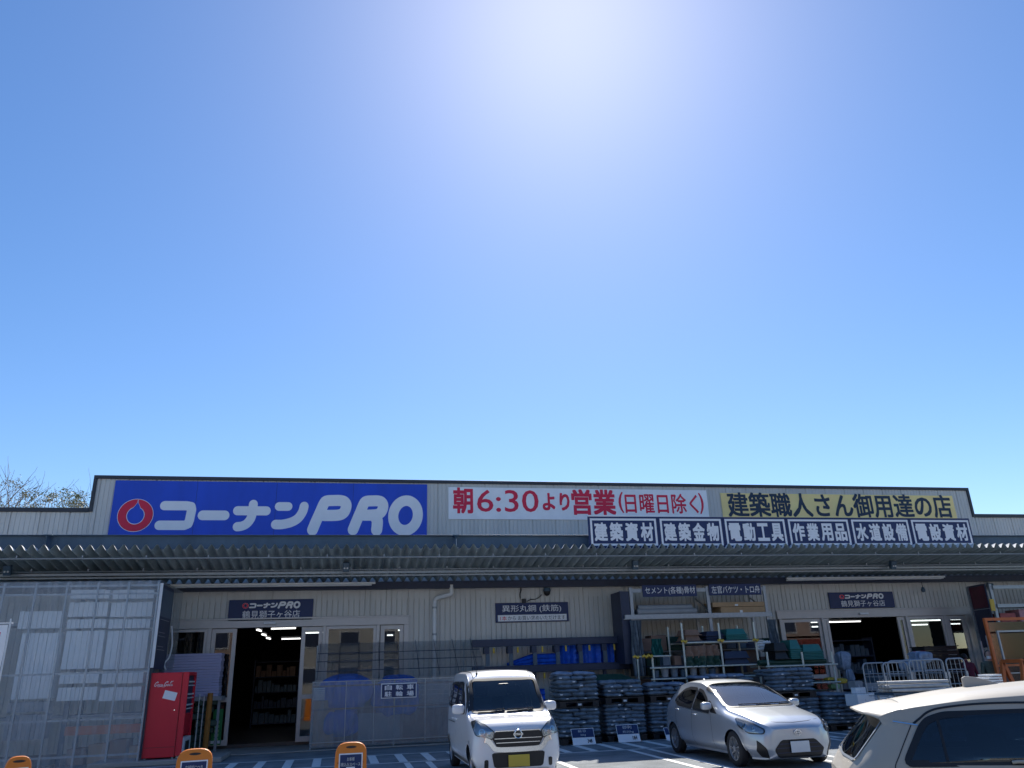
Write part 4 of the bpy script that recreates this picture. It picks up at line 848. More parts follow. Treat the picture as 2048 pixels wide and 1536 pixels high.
tubs(1452, 1494, 1257, 1281, YP0+.05, 'stack of upturned green mortar tubs on the larger pipe rack', 'teal', 5)
tubs(1412, 1448, 1262, 1281, YP0+.1, 'stack of dark mortar tubs left of the green ones on the larger pipe rack', 'steel_dark', 3)
tubs(1369, 1402, 1259, 1281, YP0+.1, 'grey-brown crate stack at the left of the larger pipe rack shelf', 'brownboard', 2)
tubs(1548, 1577, 1285, 1318, YQ+.05, 'black mortar tub stack on the lower pipe rack', 'black', 2)
tubs(1580, 1603, 1279, 1317, YQ+.05, 'taller green mortar tub stack on the lower pipe rack', 'teal', 6)
tubs(1606, 1646, 1288, 1318, YQ+.05, 'shorter green mortar tub stack next to the right entrance', 'teal', 6)
tubs(1448, 1500, 1302, 1330, YP0+.08, 'dark crate stack on the middle shelf of the larger pipe rack', 'steel_dark', 2)
def roll_pile(q, Y, mat, label, n=3, cat='rolls', nm='net_roll'):
    a, b_ = at(q[0], (q[1]+q[3])/2, Y), at(q[2], (q[1]+q[3])/2, Y); z1, z0 = at((q[0]+q[2])/2, q[1], Y).z, at((q[0]+q[2])/2, q[3], Y).z; r = (z1-z0)/(2*n)
    b = MB(((a.x+b_.x)/2, Y, z0))
    for k in range(n):
        b.tube([(a.x+(b_.x-a.x)*i/10, Y+.15+.012*math.sin(i*2+k), z0+r*(2*k+1)+.008*math.sin(i*3.1+k)) for i in range(11)], [r*(1+.1*math.sin(i*1.7+k)) for i in range(11)], 12)
    tag(b.build(nm, M[mat], smooth=60), label, cat)
net('netting_curtain', 'reddish-brown netting draped over the front of the larger pipe rack', (1370,1292), (1441,1314), YP0-.02, 'brownboard')
net('netting_curtain', 'dark green netting draped under the reddish one on the larger pipe rack', (1371,1313), (1444,1331), YP0-.03, 'green_dark')
for r_, zz in enumerate((.05, .72, 1.38, 2.02)):
    x = 7.75; k = 0
    while x < 11.9:
        w = random.uniform(.25, .5); h = random.uniform(.38, .6) if r_ < 3 else random.uniform(.2, .45); mm = ('steel_dark','steel_navy','green_dark','black','steel_navy','brownboard')[random.randrange(6)]
        b = MB((x+w/2, YG+.2, zz)); b.box(x, x+w, YG+.08+random.uniform(0, .08), YG+.6, zz, zz+h); b.box(x+.03, x+w*.4, YG+.073, YG+.079, zz+h*.4, zz+h*.6)
        tag(b.build('dark_carton', M[mm], bevel=.01), f'dark wrapped carton on the {["floor level","lower shelf","middle shelf","upper shelf"][r_]} of the galvanised rack', 'carton', f'dark cartons on the {["floor","lower","middle","upper"][r_]} level of the galvanised rack'); x += w+.02; k += 1
roll_pile((1522,1318,1658,1329), YQ+.02, 'green_dark', 'dark green netting rolls along the lower pipe rack', 1)
roll_pile((1517,1281,1547,1301), YP0+.3, 'board', 'pale blue wrapped bags between the two pipe racks', 3, 'bags', 'wrapped_bags')
net('hanging_sheet', 'green plastic sheet hanging behind the left posts of the larger pipe rack', (1302,1278), (1326,1312), YP0+.45, 'teal')
for k in range(7):
    a = at(1312+19*k, 1360-.4*k, YP0+.15); b = MB((a.x, a.y, 1.342)); h = .15+.03*(k % 3)
    b.tube([(a.x, a.y, 1.342), (a.x, a.y, 1.342+h)], [.085, .10], 14); b.tube([(a.x, a.y, 1.342+h+.001), (a.x, a.y, 1.342+h+.02)], [.105, .105], 14)
    tag(b.build('bucket', M[('steel_navy','greyboard','bag')[k % 3]], smooth=40), 'small dull bucket in the row on the low shelf of the larger pipe rack', 'bucket', 'buckets on the pipe rack')
for k in range(4):
    a = at(1330+22*k, 1322, YP0+.3); b = MB((a.x, a.y, zr_+.05)); b.cbox((a.x, a.y, zr_+.05+.12), (.2, .25, .24), .1*k); tag(b.build('carton', M[('steel_navy','brownboard','greyboard','steel_navy')[k]], bevel=.01), f'{["navy carton at the left end","brown carton second","grey carton third","navy carton at the right end"][k]} of four on the larger pipe rack', 'carton', 'cartons on the larger pipe rack')
for k, (q, mm, lab) in enumerate((((1660,1360), 'yellow', 'yellow-green gloves pack at the foot of the lower pipe rack'), ((1682,1362), 'yellow', 'yellow-green pack beside the right post of the lower pipe rack'), ((1668,1373), 'lightgreen', 'pale green pack on the lowest shelf of the lower pipe rack'))):
    p = at(*q, YQ+.2); blob('glove_pack', lab, 'pack', (p.x, p.y, p.z), (.13, .12, .07), M[mm], 20+k)
for k, (q, sz) in enumerate((((1686,1322), (.17,.15,.24)), ((1697,1350), (.11,.12,.17)))):
    p = at(*q, YQ+.4); blob('blue_bag', f'{["larger upper","smaller lower"][k]} blue plastic bag hanging in the right doorway by the pipe rack', 'bag', p, sz, M['bagtop'], 30+k, folds=.12)

# ------------------------------------------------------------------ goods in front of the right entrance
for k, (q, Y, dep, mm, lab) in enumerate((((1716,1388,1750,1412), 17.6, .5, 'board', 'large white carton at the right of the low sack pile'), ((1756,1385,1792,1402), 17.6, .5, 'board', 'white carton beside the roll cage foot'), ((1711,1362,1726,1378), 18.2, .3, 'greyboard', 'grey carton behind the white cartons near the sacks'), ((1734,1366,1757,1382), 18.2, .3, 'greyboard', 'pale grey carton in the middle of the goods by the right door'), ((1712,1375,1732,1387), 17.9, .2, 'board', 'small white paper packs on the white carton'), ((1758,1350,1776,1370), 18.6, .5, 'steel_navy', 'dark blue carton left of the roll cages'), ((1730,1338,1752,1347), 20.5, .4, 'steel_navy', 'blue tray standing in the dark right doorway'))):
    card_box(q, Y, dep, lab, mm)
def roll_cage(q, Y, dep, label):
    a, b_ = at(q[0], q[2], Y), at(q[1], q[2], Y); x0, x1, z1 = a.x, b_.x, (a.z+b_.z)/2
    t = thing('roll_cage', label, 'roll cage', ((x0+x1)/2, Y, 0), group='roll cages by the right entrance'); o = t.location.copy()
    def side(y, nm):
        b = MB(o); r = .09
        pts = [(x0, y, .15)]+[(x0+r-r*math.cos(R(a_)), y, z1-r+r*math.sin(R(a_))) for a_ in (0, 30, 60, 90)]+[(x1-r+r*math.sin(R(a_)), y, z1-r+r*math.cos(R(a_))) for a_ in (0, 30, 60, 90)]+[(x1, y, .15)]
        b.tube(pts, .019, 8)
        for zz in (z1-.24, z1-.55, z1-.9, .3): b.cyl((x0, y, zz), (x1, y, zz), .011, 6)
        n = max(4, int((x1-x0)/.11))
        for k in range(1, n): x = x0+(x1-x0)*k/n; b.cyl((x, y, .3), (x, y, z1), .007, 6)
        b.build(nm, M['galv'], t, smooth=50)
    side(Y, 'front_gate'); side(Y+dep, 'rear_gate')
    for x in (x0, x1):
        for zz in (z1-.3, .8, .3): b = MB(o); b.cyl((x, Y+.02, zz), (x, Y+dep-.02, zz), .011, 6); b.build('side_bar', M['galv'], t)
        b = MB(o); b.box(x-.03, x+.03, Y-.03, Y+.02, z1-.42, z1-.28); b.build('hinge_plate', M['galv'], t)
    b = MB(o); b.box(x0+.02, x1-.02, Y+.03, Y+dep-.03, .14, .18); b.build('base', M['galv'], t)
    for x in (x0+.08, x1-.08):
        for y in (Y+.1, Y+dep-.1): b = MB(o); b.cyl((x-.02, y, .06), (x+.02, y, .06), .06, 14); b.build('caster', M['rubber'], t)
roll_cage((1764,1812,1325), 16.9, .75, 'leftmost galvanised roll cage at the right entrance, left of the widest one')
roll_cage((1816,1884,1320), 16.8, .75, 'widest galvanised roll cage, middle one of three at the right entrance')
roll_cage((1890,1926,1317), 16.8, .75, 'narrowest galvanised roll cage, rightmost of three at the right entrance')
a, b_ = at(1768,1364,15.6), at(1866,1371,15.6)
t = thing('pipe_trolley', 'flat trolley loaded with a bundle of white pipes in front of the roll cages', 'trolley', ((a.x+b_.x)/2, 15.6, 0)); o = t.location.copy()
b = MB(o); b.box(a.x, b_.x, 15.35, 16.0, .88, .93); b.build('deck', M['steel_navy'], t)
b = MB(o)
for x in (a.x+.05, b_.x-.05):
    for y in (15.4, 15.95): b.cyl((x, y, .1), (x, y, .88), .022, 8)
b.build('leg', M['galv'], t)
for x in (a.x+.05, b_.x-.05):
    for y in (15.4, 15.95): b = MB(o); b.cyl((x-.02, y, .07), (x+.02, y, .07), .07, 14); b.build('caster', M['rubber'], t)
k = 0
for r_ in range(3):
    for c in range(6-r_):
        y = 15.42+.09*c+.045*r_; zz = .975+.075*r_; b = MB((a.x, y, zz)); dx = random.uniform(-.06, .06); b.cyl((a.x-.02+dx, y+.0, zz), (b_.x+.02+dx, y-.32, zz), .033, 12)
        tag(b.build('white_pipe', M['lilac_pipe'], smooth=50), 'white pipe of the bundle on the flat trolley before the roll cages', 'pipe', 'white pipes on the trolley')
# black crates, poster and bag
x0, x1 = at(1849,1300,18.7).x, at(1916,1300,18.7).x
for k in range(9):
    t = tag((lambda b: (b.box(x0+random.uniform(-.03,.03), x1+random.uniform(-.03,.03), 18.7, 19.2, .85+.115*k, .85+.115*k+.085), b.box(x0-.03, x1+.03, 18.67, 19.23, .85+.115*k+.086, .85+.115*k+.105), b.build('black_crate', M['black'], bevel=.006))[-1])(MB(((x0+x1)/2, 18.7, .85+.115*k))), 'flat black crate in the tall stack right of the roll cages', 'crate', 'black crates by the right entrance')
b = MB(((x0+x1)/2, 18.7, 0)); b.box(x0, x1, 18.7, 19.2, .02, .84); tag(b.build('crate_base', M['steel_dark'], bevel=.02), 'dark covered load under the stack of flat black crates', 'pallet load')
t, y = panel('red_poster', 'red poster with a white panel on the glass right of the right doorway', 'poster', at(1827,1302,D-.08).x, at(1852,1302,D-.08).x, at(1838,1312,D-.08).z, at(1838,1297,D-.08).z, D-.07, M['red'], .01)
b = MB(t.location); c = t.location; b.box(c.x-.15, c.x+.02, y-.004, y-.001, c.z+.03, c.z+.2); b.build('white_field', M['white_paint'], t)
p = at(1840,1315,18.3); blob('blue_bag', 'pale blue bag lying on top of the widest roll cage', 'bag', (p.x, 18.3, p.z), (.22, .2, .14), M['bagtop'], 41, folds=.15)
p = at(1826,1330,18.0); blob('blue_sheet', 'crumpled blue sheet behind the widest roll cage', 'sheet', (p.x, 18.0, p.z), (.3, .2, .13), M['bagtop'], 42, folds=.15)
# photo tower sign, rack and orange frames at the far right
Y0, Y1, XS = 21.0, 21.9, at(1972,1200,21.0).x
a = at(1937,1185,21.9); XS = (XS+a.x)/2
t = thing('tower_sign', 'dark vertical sign board with a dark red picture at the far right', 'sign', (XS, 21.4, 1.9)); o = t.location.copy()
b = MB(o); b.beam((at(1937,1186,21.9).x, 21.9, 2.75), (at(1972,1180,21.0).x, 21.0, 2.75), .04, 1.85); b.build('panel', M['steel_dark'], t, bevel=.005)
ax, bx = at(1937,1186,21.9).x, at(1972,1180,21.0).x
f = lambda u, zz, e: (ax+(bx-ax)*u-.03*e, 21.9+(21.0-21.9)*u-.02*e, zz)
b = MB(o); b.add([f(.08,2.98,1),f(.94,2.98,1),f(.94,3.62,1),f(.08,3.62,1)], [(0,1,2,3)]); b.build('picture', mk('dark_red_picture', (.10,.012,.03), .5, noise=.4, nscale=3), t, recalc=False)
b = MB(o); b.add([f(.02,2.93,1.1),f(.98,2.93,1.1),f(.98,2.95,1.1),f(.02,2.95,1.1)], [(0,1,2,3)]); b.build('rule', M['galv'], t, recalc=False)
YK = 20.9; xk = at(1990,1210,YK).x
t = thing('steel_rack', 'galvanised rack with reddish goods at the right edge', 'storage rack', (xk+2, YK, 0)); o = t.location.copy()
for x in (xk, xk+2.7, xk+5.4):
    for y in (YK, YK+.9): b = MB(o); b.box(x-.045, x+.045, y, y+.07, .02, 3.65); b.build('upright', M['galv'], t)
b = MB(o)
for zz in (3.50, 2.95, 2.35, 1.5, .8): b.box(xk+.046, xk+5.35, YK-.05, YK-.002, zz, zz+.10)
b.build('shelf_beam', M['galv'], t)
b = MB(o)
for zz in (2.98, 2.38, 1.53, .83): b.box(xk+.05, xk+5.35, YK+.01, YK+.89, zz, zz+.02)
b.build('shelf_deck', M['greyboard'], t)
reds = [mk('red_goods', (.30, .05, .05), .5, noise=.4, nscale=8), mk('pink_goods', (.42, .20, .22), .5, noise=.3, nscale=8), M['green_dark'], M['brownboard'], M['greyboard']]
for r_, zz in enumerate((2.40, 1.55, .85)):
    for k in range(7):
        x = xk+.15+.7*k; b = MB((x, YK+.1, zz)); h = random.uniform(.25, .5); b.box(x, x+.55, YK+.06, YK+.6, zz+.002, zz+h)
        tag(b.build('goods_box', reds[(k+r_*2) % 5], bevel=.01), f'reddish goods box on the {["top","middle","lowest"][r_]} shelf of the rack at the right edge', 'box', f'goods boxes on the {["top","middle","lowest"][r_]} shelf at the right edge')
p = at(1985,1210,YK-.2); t = thing('yellow_tag', 'yellow label sheet hung on the upright of the right edge rack', 'label', p); b = MB(p); b.cbox((p.x, p.y, p.z), (.16, .02, .34), .1, .05); b.build('sheet', M['yellow'], t)
def guard(q0, q1, zb, Y, mat, label, w, sheet=None, lean=.0):
    a = at(*q0, Y); x0 = a.x; x1 = x0+2.2
    t = thing('guard_frame', label, 'frame', (x0+1.1, Y, 0)); o = t.location.copy(); z1 = a.z
    b = MB(o); b.beam((x0, Y, z1), (x1, Y, z1), w, w)
    for x in (x0+w/2, x1-w/2): b.beam((x, Y, .02), (x, Y, z1-w/2-.001), w, w, up=(0,1,0))
    for zz in (z1*.55, .3): b.beam((x0+w, Y, zz), (x1-w, Y, zz), w*.7, w*.7)
    b.build('frame', mat, t)
    if sheet:
        b = MB(o); b.box(x0+w, x1-w, Y+w*.4, Y+w*.4+.004, .35, z1-w); b.build('mesh_sheet', sheet, t)
    b = MB(o)
    for x in (x0+.05, x1-.05): b.box(x-.03, x+.03, Y-.35, Y+.35, .0, .04)
    b.build('foot', mat, t)
pink = mk_glass('pink_tinted_sheet', (.80, .50, .50), .05, 0.0)
guard((1967,1239), None, 0, 17.6, M['orange_steel'], 'tall orange steel frame with a pink see-through sheet at the right edge', .07, pink)
guard((1993,1263), None, 0, 17.2, M['galv'], 'lower galvanised frame in front of the orange frame at the right edge', .04)
a = at(2024,1322,16.8); t = thing('orange_trestle', 'orange A-shaped trestle at the foot of the frames at the right edge', 'trestle', (a.x, 16.8, 0)); o = t.location.copy()
b = MB(o)
for y in (16.5, 17.1):
    b.beam((a.x, y, a.z), (a.x-.3, y, .02), .08); b.beam((a.x, y, a.z), (a.x+.45, y, .02), .08)
b.beam((a.x, 16.5, a.z), (a.x, 17.1, a.z), .08); b.build('frame', M['orange_steel'], t)
a = at(1970,1360,14.2); t = thing('metal_profile_stack', 'stack of pale metal profiles just behind the roof of the beige car', 'metal profiles', (a.x+.3, 14.2, 0)); o = t.location.copy()
for k in range(4): b = MB(o); b.box(a.x-.15+.09*k, a.x+.32, 14.1, 14.5, 1.06+.05*k, 1.095+.05*k); b.build('profile', M['white_plastic'], t)
b = MB(o); b.box(a.x-.1, a.x+.3, 14.12, 14.48, 0.02, 1.055); b.build('crate', M['steel_navy'], t)
for k, q in enumerate(((1972,1271), (1961,1282))):
    a = at(*q, 18.4); b = MB((a.x, 18.4, 0)); b.cyl((a.x+.0, 18.4, .02), (a.x, 18.4, a.z), .025, 10); tag(b.build('steel_pole', M['galv'], smooth=50), ['taller galvanised pole standing behind the masked person', 'shorter galvanised pole left of the masked person'][k], 'pole', 'galvanised poles by the masked person')

# ------------------------------------------------------------------ shop interior seen through the doors
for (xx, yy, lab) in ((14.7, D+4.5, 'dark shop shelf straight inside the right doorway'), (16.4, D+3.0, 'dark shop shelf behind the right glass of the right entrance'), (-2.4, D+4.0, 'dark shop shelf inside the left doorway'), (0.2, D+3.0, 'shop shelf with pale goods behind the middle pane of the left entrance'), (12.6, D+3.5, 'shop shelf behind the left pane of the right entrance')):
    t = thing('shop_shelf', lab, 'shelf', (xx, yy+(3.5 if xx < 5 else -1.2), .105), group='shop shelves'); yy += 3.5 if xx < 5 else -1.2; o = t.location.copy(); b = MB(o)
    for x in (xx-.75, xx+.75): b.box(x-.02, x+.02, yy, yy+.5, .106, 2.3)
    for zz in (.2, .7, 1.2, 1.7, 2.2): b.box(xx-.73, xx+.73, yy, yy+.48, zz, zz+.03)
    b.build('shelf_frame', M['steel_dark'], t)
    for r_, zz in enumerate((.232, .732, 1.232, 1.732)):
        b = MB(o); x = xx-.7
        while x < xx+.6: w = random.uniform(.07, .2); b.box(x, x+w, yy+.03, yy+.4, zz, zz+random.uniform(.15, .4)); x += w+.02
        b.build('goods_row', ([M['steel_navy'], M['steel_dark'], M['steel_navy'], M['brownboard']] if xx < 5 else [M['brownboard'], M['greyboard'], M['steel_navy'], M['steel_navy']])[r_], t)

# ------------------------------------------------------------------ orange notice stands
def stand(q, Y, wpx, rz, label, lines, truck=False):
    a = at(*q, Y); ht = a.z; w = wpx; t = thing('notice_stand', label, 'notice stand', (a.x, Y, 0), rz, 'orange notice stands'); b = MB()
    for sgn, nm in ((-1, 'front_board'), (1, 'rear_board')):
        h0 = w/2; pr = [(-h0*1.12, 0), (h0*1.12, 0), (h0*1.0, ht-.14)]+[(math.copysign(abs(math.cos(R(x)))**.62, math.cos(R(x)))*h0, ht-.14+.13*math.sin(R(x))**.8) for x in (12, 25, 40, 55, 70, 82, 90, 98, 110, 125, 140, 155, 168)]+[(-h0*1.0, ht-.14)]
        f = lambda u, v, d: (u, sgn*(.16*(1-v/ht)+.02)+d, v)
        bb = MB(); bb.prism(pr, f, -.018, .018); ob_ = bb.build(nm, M['orange'], t, bevel=.008)
        if sgn == -1: fb_ = ob_
    fy = lambda v: -(.16*(1-v/ht)+.02)-.018
    hb = MB(); hb.add([(.055*math.cos(R(x)), fy(ht-.055)-.002, ht-.055+.012*math.sin(R(x))) for x in range(0, 360, 20)], [tuple(range(18))]); hb.build('handle_slot', M['black'], fb_, recalc=False)
    z1_, z0_ = ht-.125, .18; e = w*.34
    pf = MB(); pf.add([(-e-.012, fy(z0_-.012)-.002, z0_-.012), (e+.012, fy(z0_-.012)-.002, z0_-.012), (e+.012, fy(z1_+.012)-.002, z1_+.012), (-e-.012, fy(z1_+.012)-.002, z1_+.012)], [(0,1,2,3)]); pf.build('white_border', M['white_paint'], t, recalc=False)
    pf = MB(); pf.add([(-e, fy(z0_)-.004, z0_), (e, fy(z0_)-.004, z0_), (e, fy(z1_)-.004, z1_), (-e, fy(z1_)-.004, z1_)], [(0,1,2,3)]); pf.build('navy_field', M['sign_navy'], t, recalc=False)
    for s, u0, u1, d0, d1 in lines:
        q_ = MB(); text_mb(q_, s, u0*e, u1*e, z1_-d1, z1_-d0, 0, .02); o_ = MB(); o_.add([(p.x, fy(p.z)-.007, p.z) for p in q_.v], q_.f); o_.build('lettering', M['white_paint'], t, recalc=False)
    if truck:
        z_ = z1_-.20; o_ = MB(); o_.add([(u, fy(v)-.006, v) for u, v in ((-.045, z_), (.045, z_), (.045, z_+.085), (-.045, z_+.085))], [(0,1,2,3)]); o_.build('pictogram_field', M['white_paint'], t, recalc=False)
        o_ = MB()
        for poly in ([(-.005,.03),(.036,.03),(.036,.066),(-.005,.066)], [(-.034,.03),(-.008,.03),(-.008,.056),(-.024,.056),(-.034,.044)], [(.02+.008*math.cos(R(x)),.026+.008*math.sin(R(x))) for x in range(0,360,30)], [(-.02+.008*math.cos(R(x)),.026+.008*math.sin(R(x))) for x in range(0,360,30)]):
            o_.add([(u, fy(z_+v)-.008, z_+v) for u, v in poly], [tuple(range(len(poly)))])
        o_.build('truck_pictogram', M['lettering_navy'], t, recalc=False)
    bb = MB()
    for x in (-w*.4, w*.4):
        for zz in (ht-.2, ht-.36): bb.cyl((x, fy(zz)-.004, zz), (x, fy(zz)+.002, zz), .009, 8)
    bb.build('rivet', M['orange_steel'], t)
stand((392,1495), 9.0, .335, R(8), 'orange notice stand with two lines of white text in front of the vending machine', [('店舗前につき', -.72, .72, .03, .075), ('駐車ご遠慮ください', -.95, .95, .105, .15)])
stand((703,1482), 9.2, .325, R(-1), 'orange notice stand with a small truck pictogram in front of the bicycle shelter', [('お客様', -.35, .35, .025, .06), ('積込みスペース', -.92, .92, .075, .11)], True)
stand((40,1510), 9.4, .225, R(24), 'orange notice stand at the left edge, turned away and lit along its rim', [('お客様', -.5, .5, .03, .08)])

# ------------------------------------------------------------------ people
skin = mk('skin', (.50, .32, .24), .55); hairm = mk('dark_hair', (.015, .013, .012), .6)
def person(name_label, loc, rz, cloth, trousers, mask=False, bend=0.0, scale=1.0):
    J = {'pel': (0,0,.95), 'spi': (0,.01,1.15), 'che': (0,.0,1.36), 'nek': (0,-.01+.0,1.50), 'hed': (0,-.03,1.60),
         'shL': (.17,0,1.43), 'elL': (.23,-.04,1.15), 'wrL': (.20,-.20,.98), 'shR': (-.17,0,1.43), 'elR': (-.23,-.04,1.15), 'wrR': (-.20,-.18,.97),
         'hiL': (.10,0,.90), 'knL': (.11,-.03,.50), 'anL': (.11,.02,.09), 'toL': (.12,-.13,.04), 'hiR': (-.10,0,.90), 'knR': (-.11,-.02,.50), 'anR': (-.11,.03,.09), 'toR': (-.12,-.12,.04)}
    rad = {'pel': .14, 'spi': .13, 'che': .15, 'nek': .06, 'hed': .085, 'shL': .075, 'shR': .075, 'elL': .05, 'elR': .05, 'wrL': .034, 'wrR': .034, 'hiL': .10, 'hiR': .10, 'knL': .065, 'knR': .065, 'anL': .045, 'anR': .045, 'toL': .04, 'toR': .04}
    E_ = [('pel','spi'),('spi','che'),('che','nek'),('nek','hed'),('che','shL'),('shL','elL'),('elL','wrL'),('che','shR'),('shR','elR'),('elR','wrR'),('pel','hiL'),('hiL','knL'),('knL','anL'),('anL','toL'),('pel','hiR'),('hiR','knR'),('knR','anR'),('anR','toR')]
    if bend:
        c_, s_ = math.cos(bend), math.sin(bend)
        for k in J:
            x, y, z_ = J[k]
            if z_ > .96 or k.startswith(('el', 'wr')): J[k] = (x, y*c_-(z_-.95)*s_, .95+y*s_+(z_-.95)*c_)
    ks = list(J); me = bpy.data.meshes.new('person'); me.from_pydata([J[k] for k in ks], [(ks.index(a_), ks.index(b__)) for a_, b__ in E_], [])
    o = bpy.data.objects.new('person', me); COL.objects.link(o)
    sk = o.modifiers.new('skin', 'SKIN')
    for i, k in enumerate(ks):
        v = me.skin_vertices[0].data[i]; v.radius = (rad[k], rad[k]*.8); v.use_root = (k == 'pel')
    ss = o.modifiers.new('sub', 'SUBSURF'); ss.levels = ss.render_levels = 2
    dg = bpy.context.evaluated_depsgraph_get(); dg.update(); m2 = bpy.data.meshes.new_from_object(o.evaluated_get(dg)); o.modifiers.clear(); o.data = m2
    for mm in (skin, cloth, trousers, M['black']): m2.materials.append(mm)
    nz_ = J['nek'][2]
    for p in m2.polygons:
        c = p.center; p.material_index = 0 if (c.z > nz_+.0 and not bend) else (3 if c.z < .1 else (2 if c.z < .93 else 1)); p.use_smooth = True
        d = min((c-Vector(J['wrL'])).length, (c-Vector(J['wrR'])).length)
        if d < .045: p.material_index = 0
    o.location = loc; o.rotation_euler = (0, 0, rz); o.scale = (scale,)*3; tag(o, name_label, 'person')
    h = Vector(J['hed']); b = MB(); P = []
    for i in range(13):
        th = math.pi*i/12; P.append([(h.x+.078*math.sin(th)*math.cos(a_)*(1-.18*max(0, -math.cos(th))), h.y-.005+.098*math.sin(th)*math.sin(a_)-(.012 if math.sin(a_) < -.9 and 6 <= i <= 8 else 0), h.z+.03+.118*math.cos(th)) for a_ in [2*math.pi*j/20 for j in range(21)]])
    b.grid(P); b.build('head', skin, o, smooth=80)
    b = MB(); P = []
    for i in range(8):
        th = math.pi*.60*i/7; P.append([(h.x+.086*math.sin(th)*math.cos(a_), h.y+.006+.106*math.sin(th)*math.sin(a_)*(1 if math.sin(a_) > -.2 or th < .75 else .6), h.z+.036+.124*math.cos(th)) for a_ in [2*math.pi*j/20 for j in range(21)]])
    b.grid(P); b.build('hair', hairm, o, smooth=80)
    b = MB()
    for x in (-.03, .03): b.tube([(h.x+x, h.y-.101, h.z+.04), (h.x+x, h.y-.094, h.z+.04)], [.008, .011], 8)
    b.build('eye', M['black'], o)
    if mask:
        b = MB(); b.grid([[(h.x+.07*math.sin(a_), h.y-.012-.104*math.cos(a_), h.z-.055+.075*j/4) for a_ in [R(-75+15*i) for i in range(11)]] for j in range(5)]); b.build('face_mask', M['white_plastic'], o, smooth=80, recalc=False)
    for sx, k in ((1, 'wrL'), (-1, 'wrR')):
        wv = Vector(J[k]); el = Vector(J['el'+k[2]]); d = (wv-el).normalized(); si = d.cross(Vector((0,0,1))).normalized(); b = MB()
        b.tube([wv-d*.01, wv+d*.04, wv+d*.085], [.026, .036, .03], 10)
        for q in range(4):
            r0 = wv+d*.08+si*(q-1.5)*.016; b.tube([r0, r0+d*(.03+.006*(1.5-abs(q-1.5)))+Vector((0,0,-.004)), r0+d*(.055+.008*(1.5-abs(q-1.5)))+Vector((0,0,-.018))], [.009, .0085, .006], 6)
        r0 = wv+d*.03+si*sx*-.03; b.tube([r0, r0+d*.025+si*sx*-.018, r0+d*.05+si*sx*-.02], [.011, .0095, .007], 6)
        b.build('hand', skin, o, smooth=70)
    return o
p = at(1977,1316,17.9); person('person in an olive jacket and white face mask near the frames at the far right', (p.x, 17.9, 0), R(-25), mk('olive_jacket', (.09, .115, .09), .8, noise=.3, nscale=20), mk('dark_trousers', (.03,.03,.04), .8), True, 0, .98)
p = at(1932,1312,19.6); person('person in a dark red top with dark hair standing by the black crates', (p.x, 19.6, 0), R(160), mk('dark_red_top', (.14, .02, .04), .8, noise=.2), mk('navy_trousers', (.02,.025,.05), .8), False, R(12), .97)

# ------------------------------------------------------------------ trees behind the shop
bark = mk('bark', (.26, .21, .19), .9, noise=.2, nscale=10); leafm = mk('evergreen_leaf', (.20, .21, .09), .6, noise=.5, nscale=.9); leafd = mk('bamboo_leaf', (.32, .28, .16), .6, noise=.5, nscale=1.2)
def tree(name, label, base, ztop, seed, spread, leaf=None, dens=1.0, group=None):
    rnd = random.Random(seed); t = thing(name, label, 'tree', base, group=group); b = MB(base); tw = MB(base); ends = []
    def br(p, d, L, r, lv):
        n = 4; pts = [p]; q = p.copy(); dd = d.copy()
        for i in range(n):
            dd = (dd+Vector((rnd.gauss(0,.13), rnd.gauss(0,.13), .05))).normalized(); q = q+dd*L/n; pts.append(q.copy())
        (b if lv < 3 else tw).tube(pts, [r*(1-.5*i/n) for i in range(n+1)], 6 if lv < 2 else 3, caps=False)
        if lv >= 5 or L < .3: ends.append(q); return
        for k in range(3 if lv < 4 else 2):
            f = rnd.uniform(.45, 1) if k else 1; s_ = pts[min(n, int(f*n+.5))]; a_ = rnd.uniform(0, 6.28); tl = rnd.uniform(.3, .75) if k else rnd.uniform(.05, .3)
            u = Vector((math.cos(a_), math.sin(a_), 0)); nd = (dd*math.cos(tl)+u*math.sin(tl)).normalized(); br(s_, nd, L*rnd.uniform(.62, .82), max(.014, r*.55), lv+1)
    bp = Vector(base); H = ztop-bp.z
    br(bp, Vector((rnd.gauss(0,.06), rnd.gauss(0,.06), 1)).normalized(), H*.36, H*.018, 0)
    zs_ = sorted(v.z for v in tw.v); zm = zs_[int(len(zs_)*.985)]+bp.z; k = H/max(.1, zm-bp.z)
    for mb in (b, tw): mb.v = [Vector((v.x*spread, v.y*spread, v.z*k)) for v in mb.v]
    b.build('trunk', bark, t, recalc=False)
    tw.build('twigs', bark, t, recalc=False)
    if leaf:
        lf = MB(base)
        for e in ends:
            c = Vector(((e.x-bp.x)*spread, (e.y-bp.y)*spread, (e.z-bp.z)*k))
            if rnd.random() > dens: continue
            cr = rnd.uniform(.22, .5)
            for i in range(70):
                pos = c+Vector((rnd.gauss(0, cr*.6), rnd.gauss(0, cr*.6), rnd.gauss(0, cr*.4)))+bp; s_ = rnd.uniform(.03, .06); a_ = Vector((rnd.gauss(0,1), rnd.gauss(0,1), rnd.gauss(0,.6))).normalized(); c2 = a_.cross(Vector((rnd.gauss(0,1), rnd.gauss(0,1), rnd.gauss(0,1)))).normalized()
                lf.add([pos-a_*s_*1.6, pos+c2*s_*.6, pos+a_*s_*1.6, pos-c2*s_*.6], [(0,1,2,3)])
        lf.build('crown', leaf, t, recalc=False)
YTR = 52
def tr(px, py, *a, **k):
    p = at(px, py, YTR+k.pop('dy', 0)); return (p.x, p.y, 0), p.z
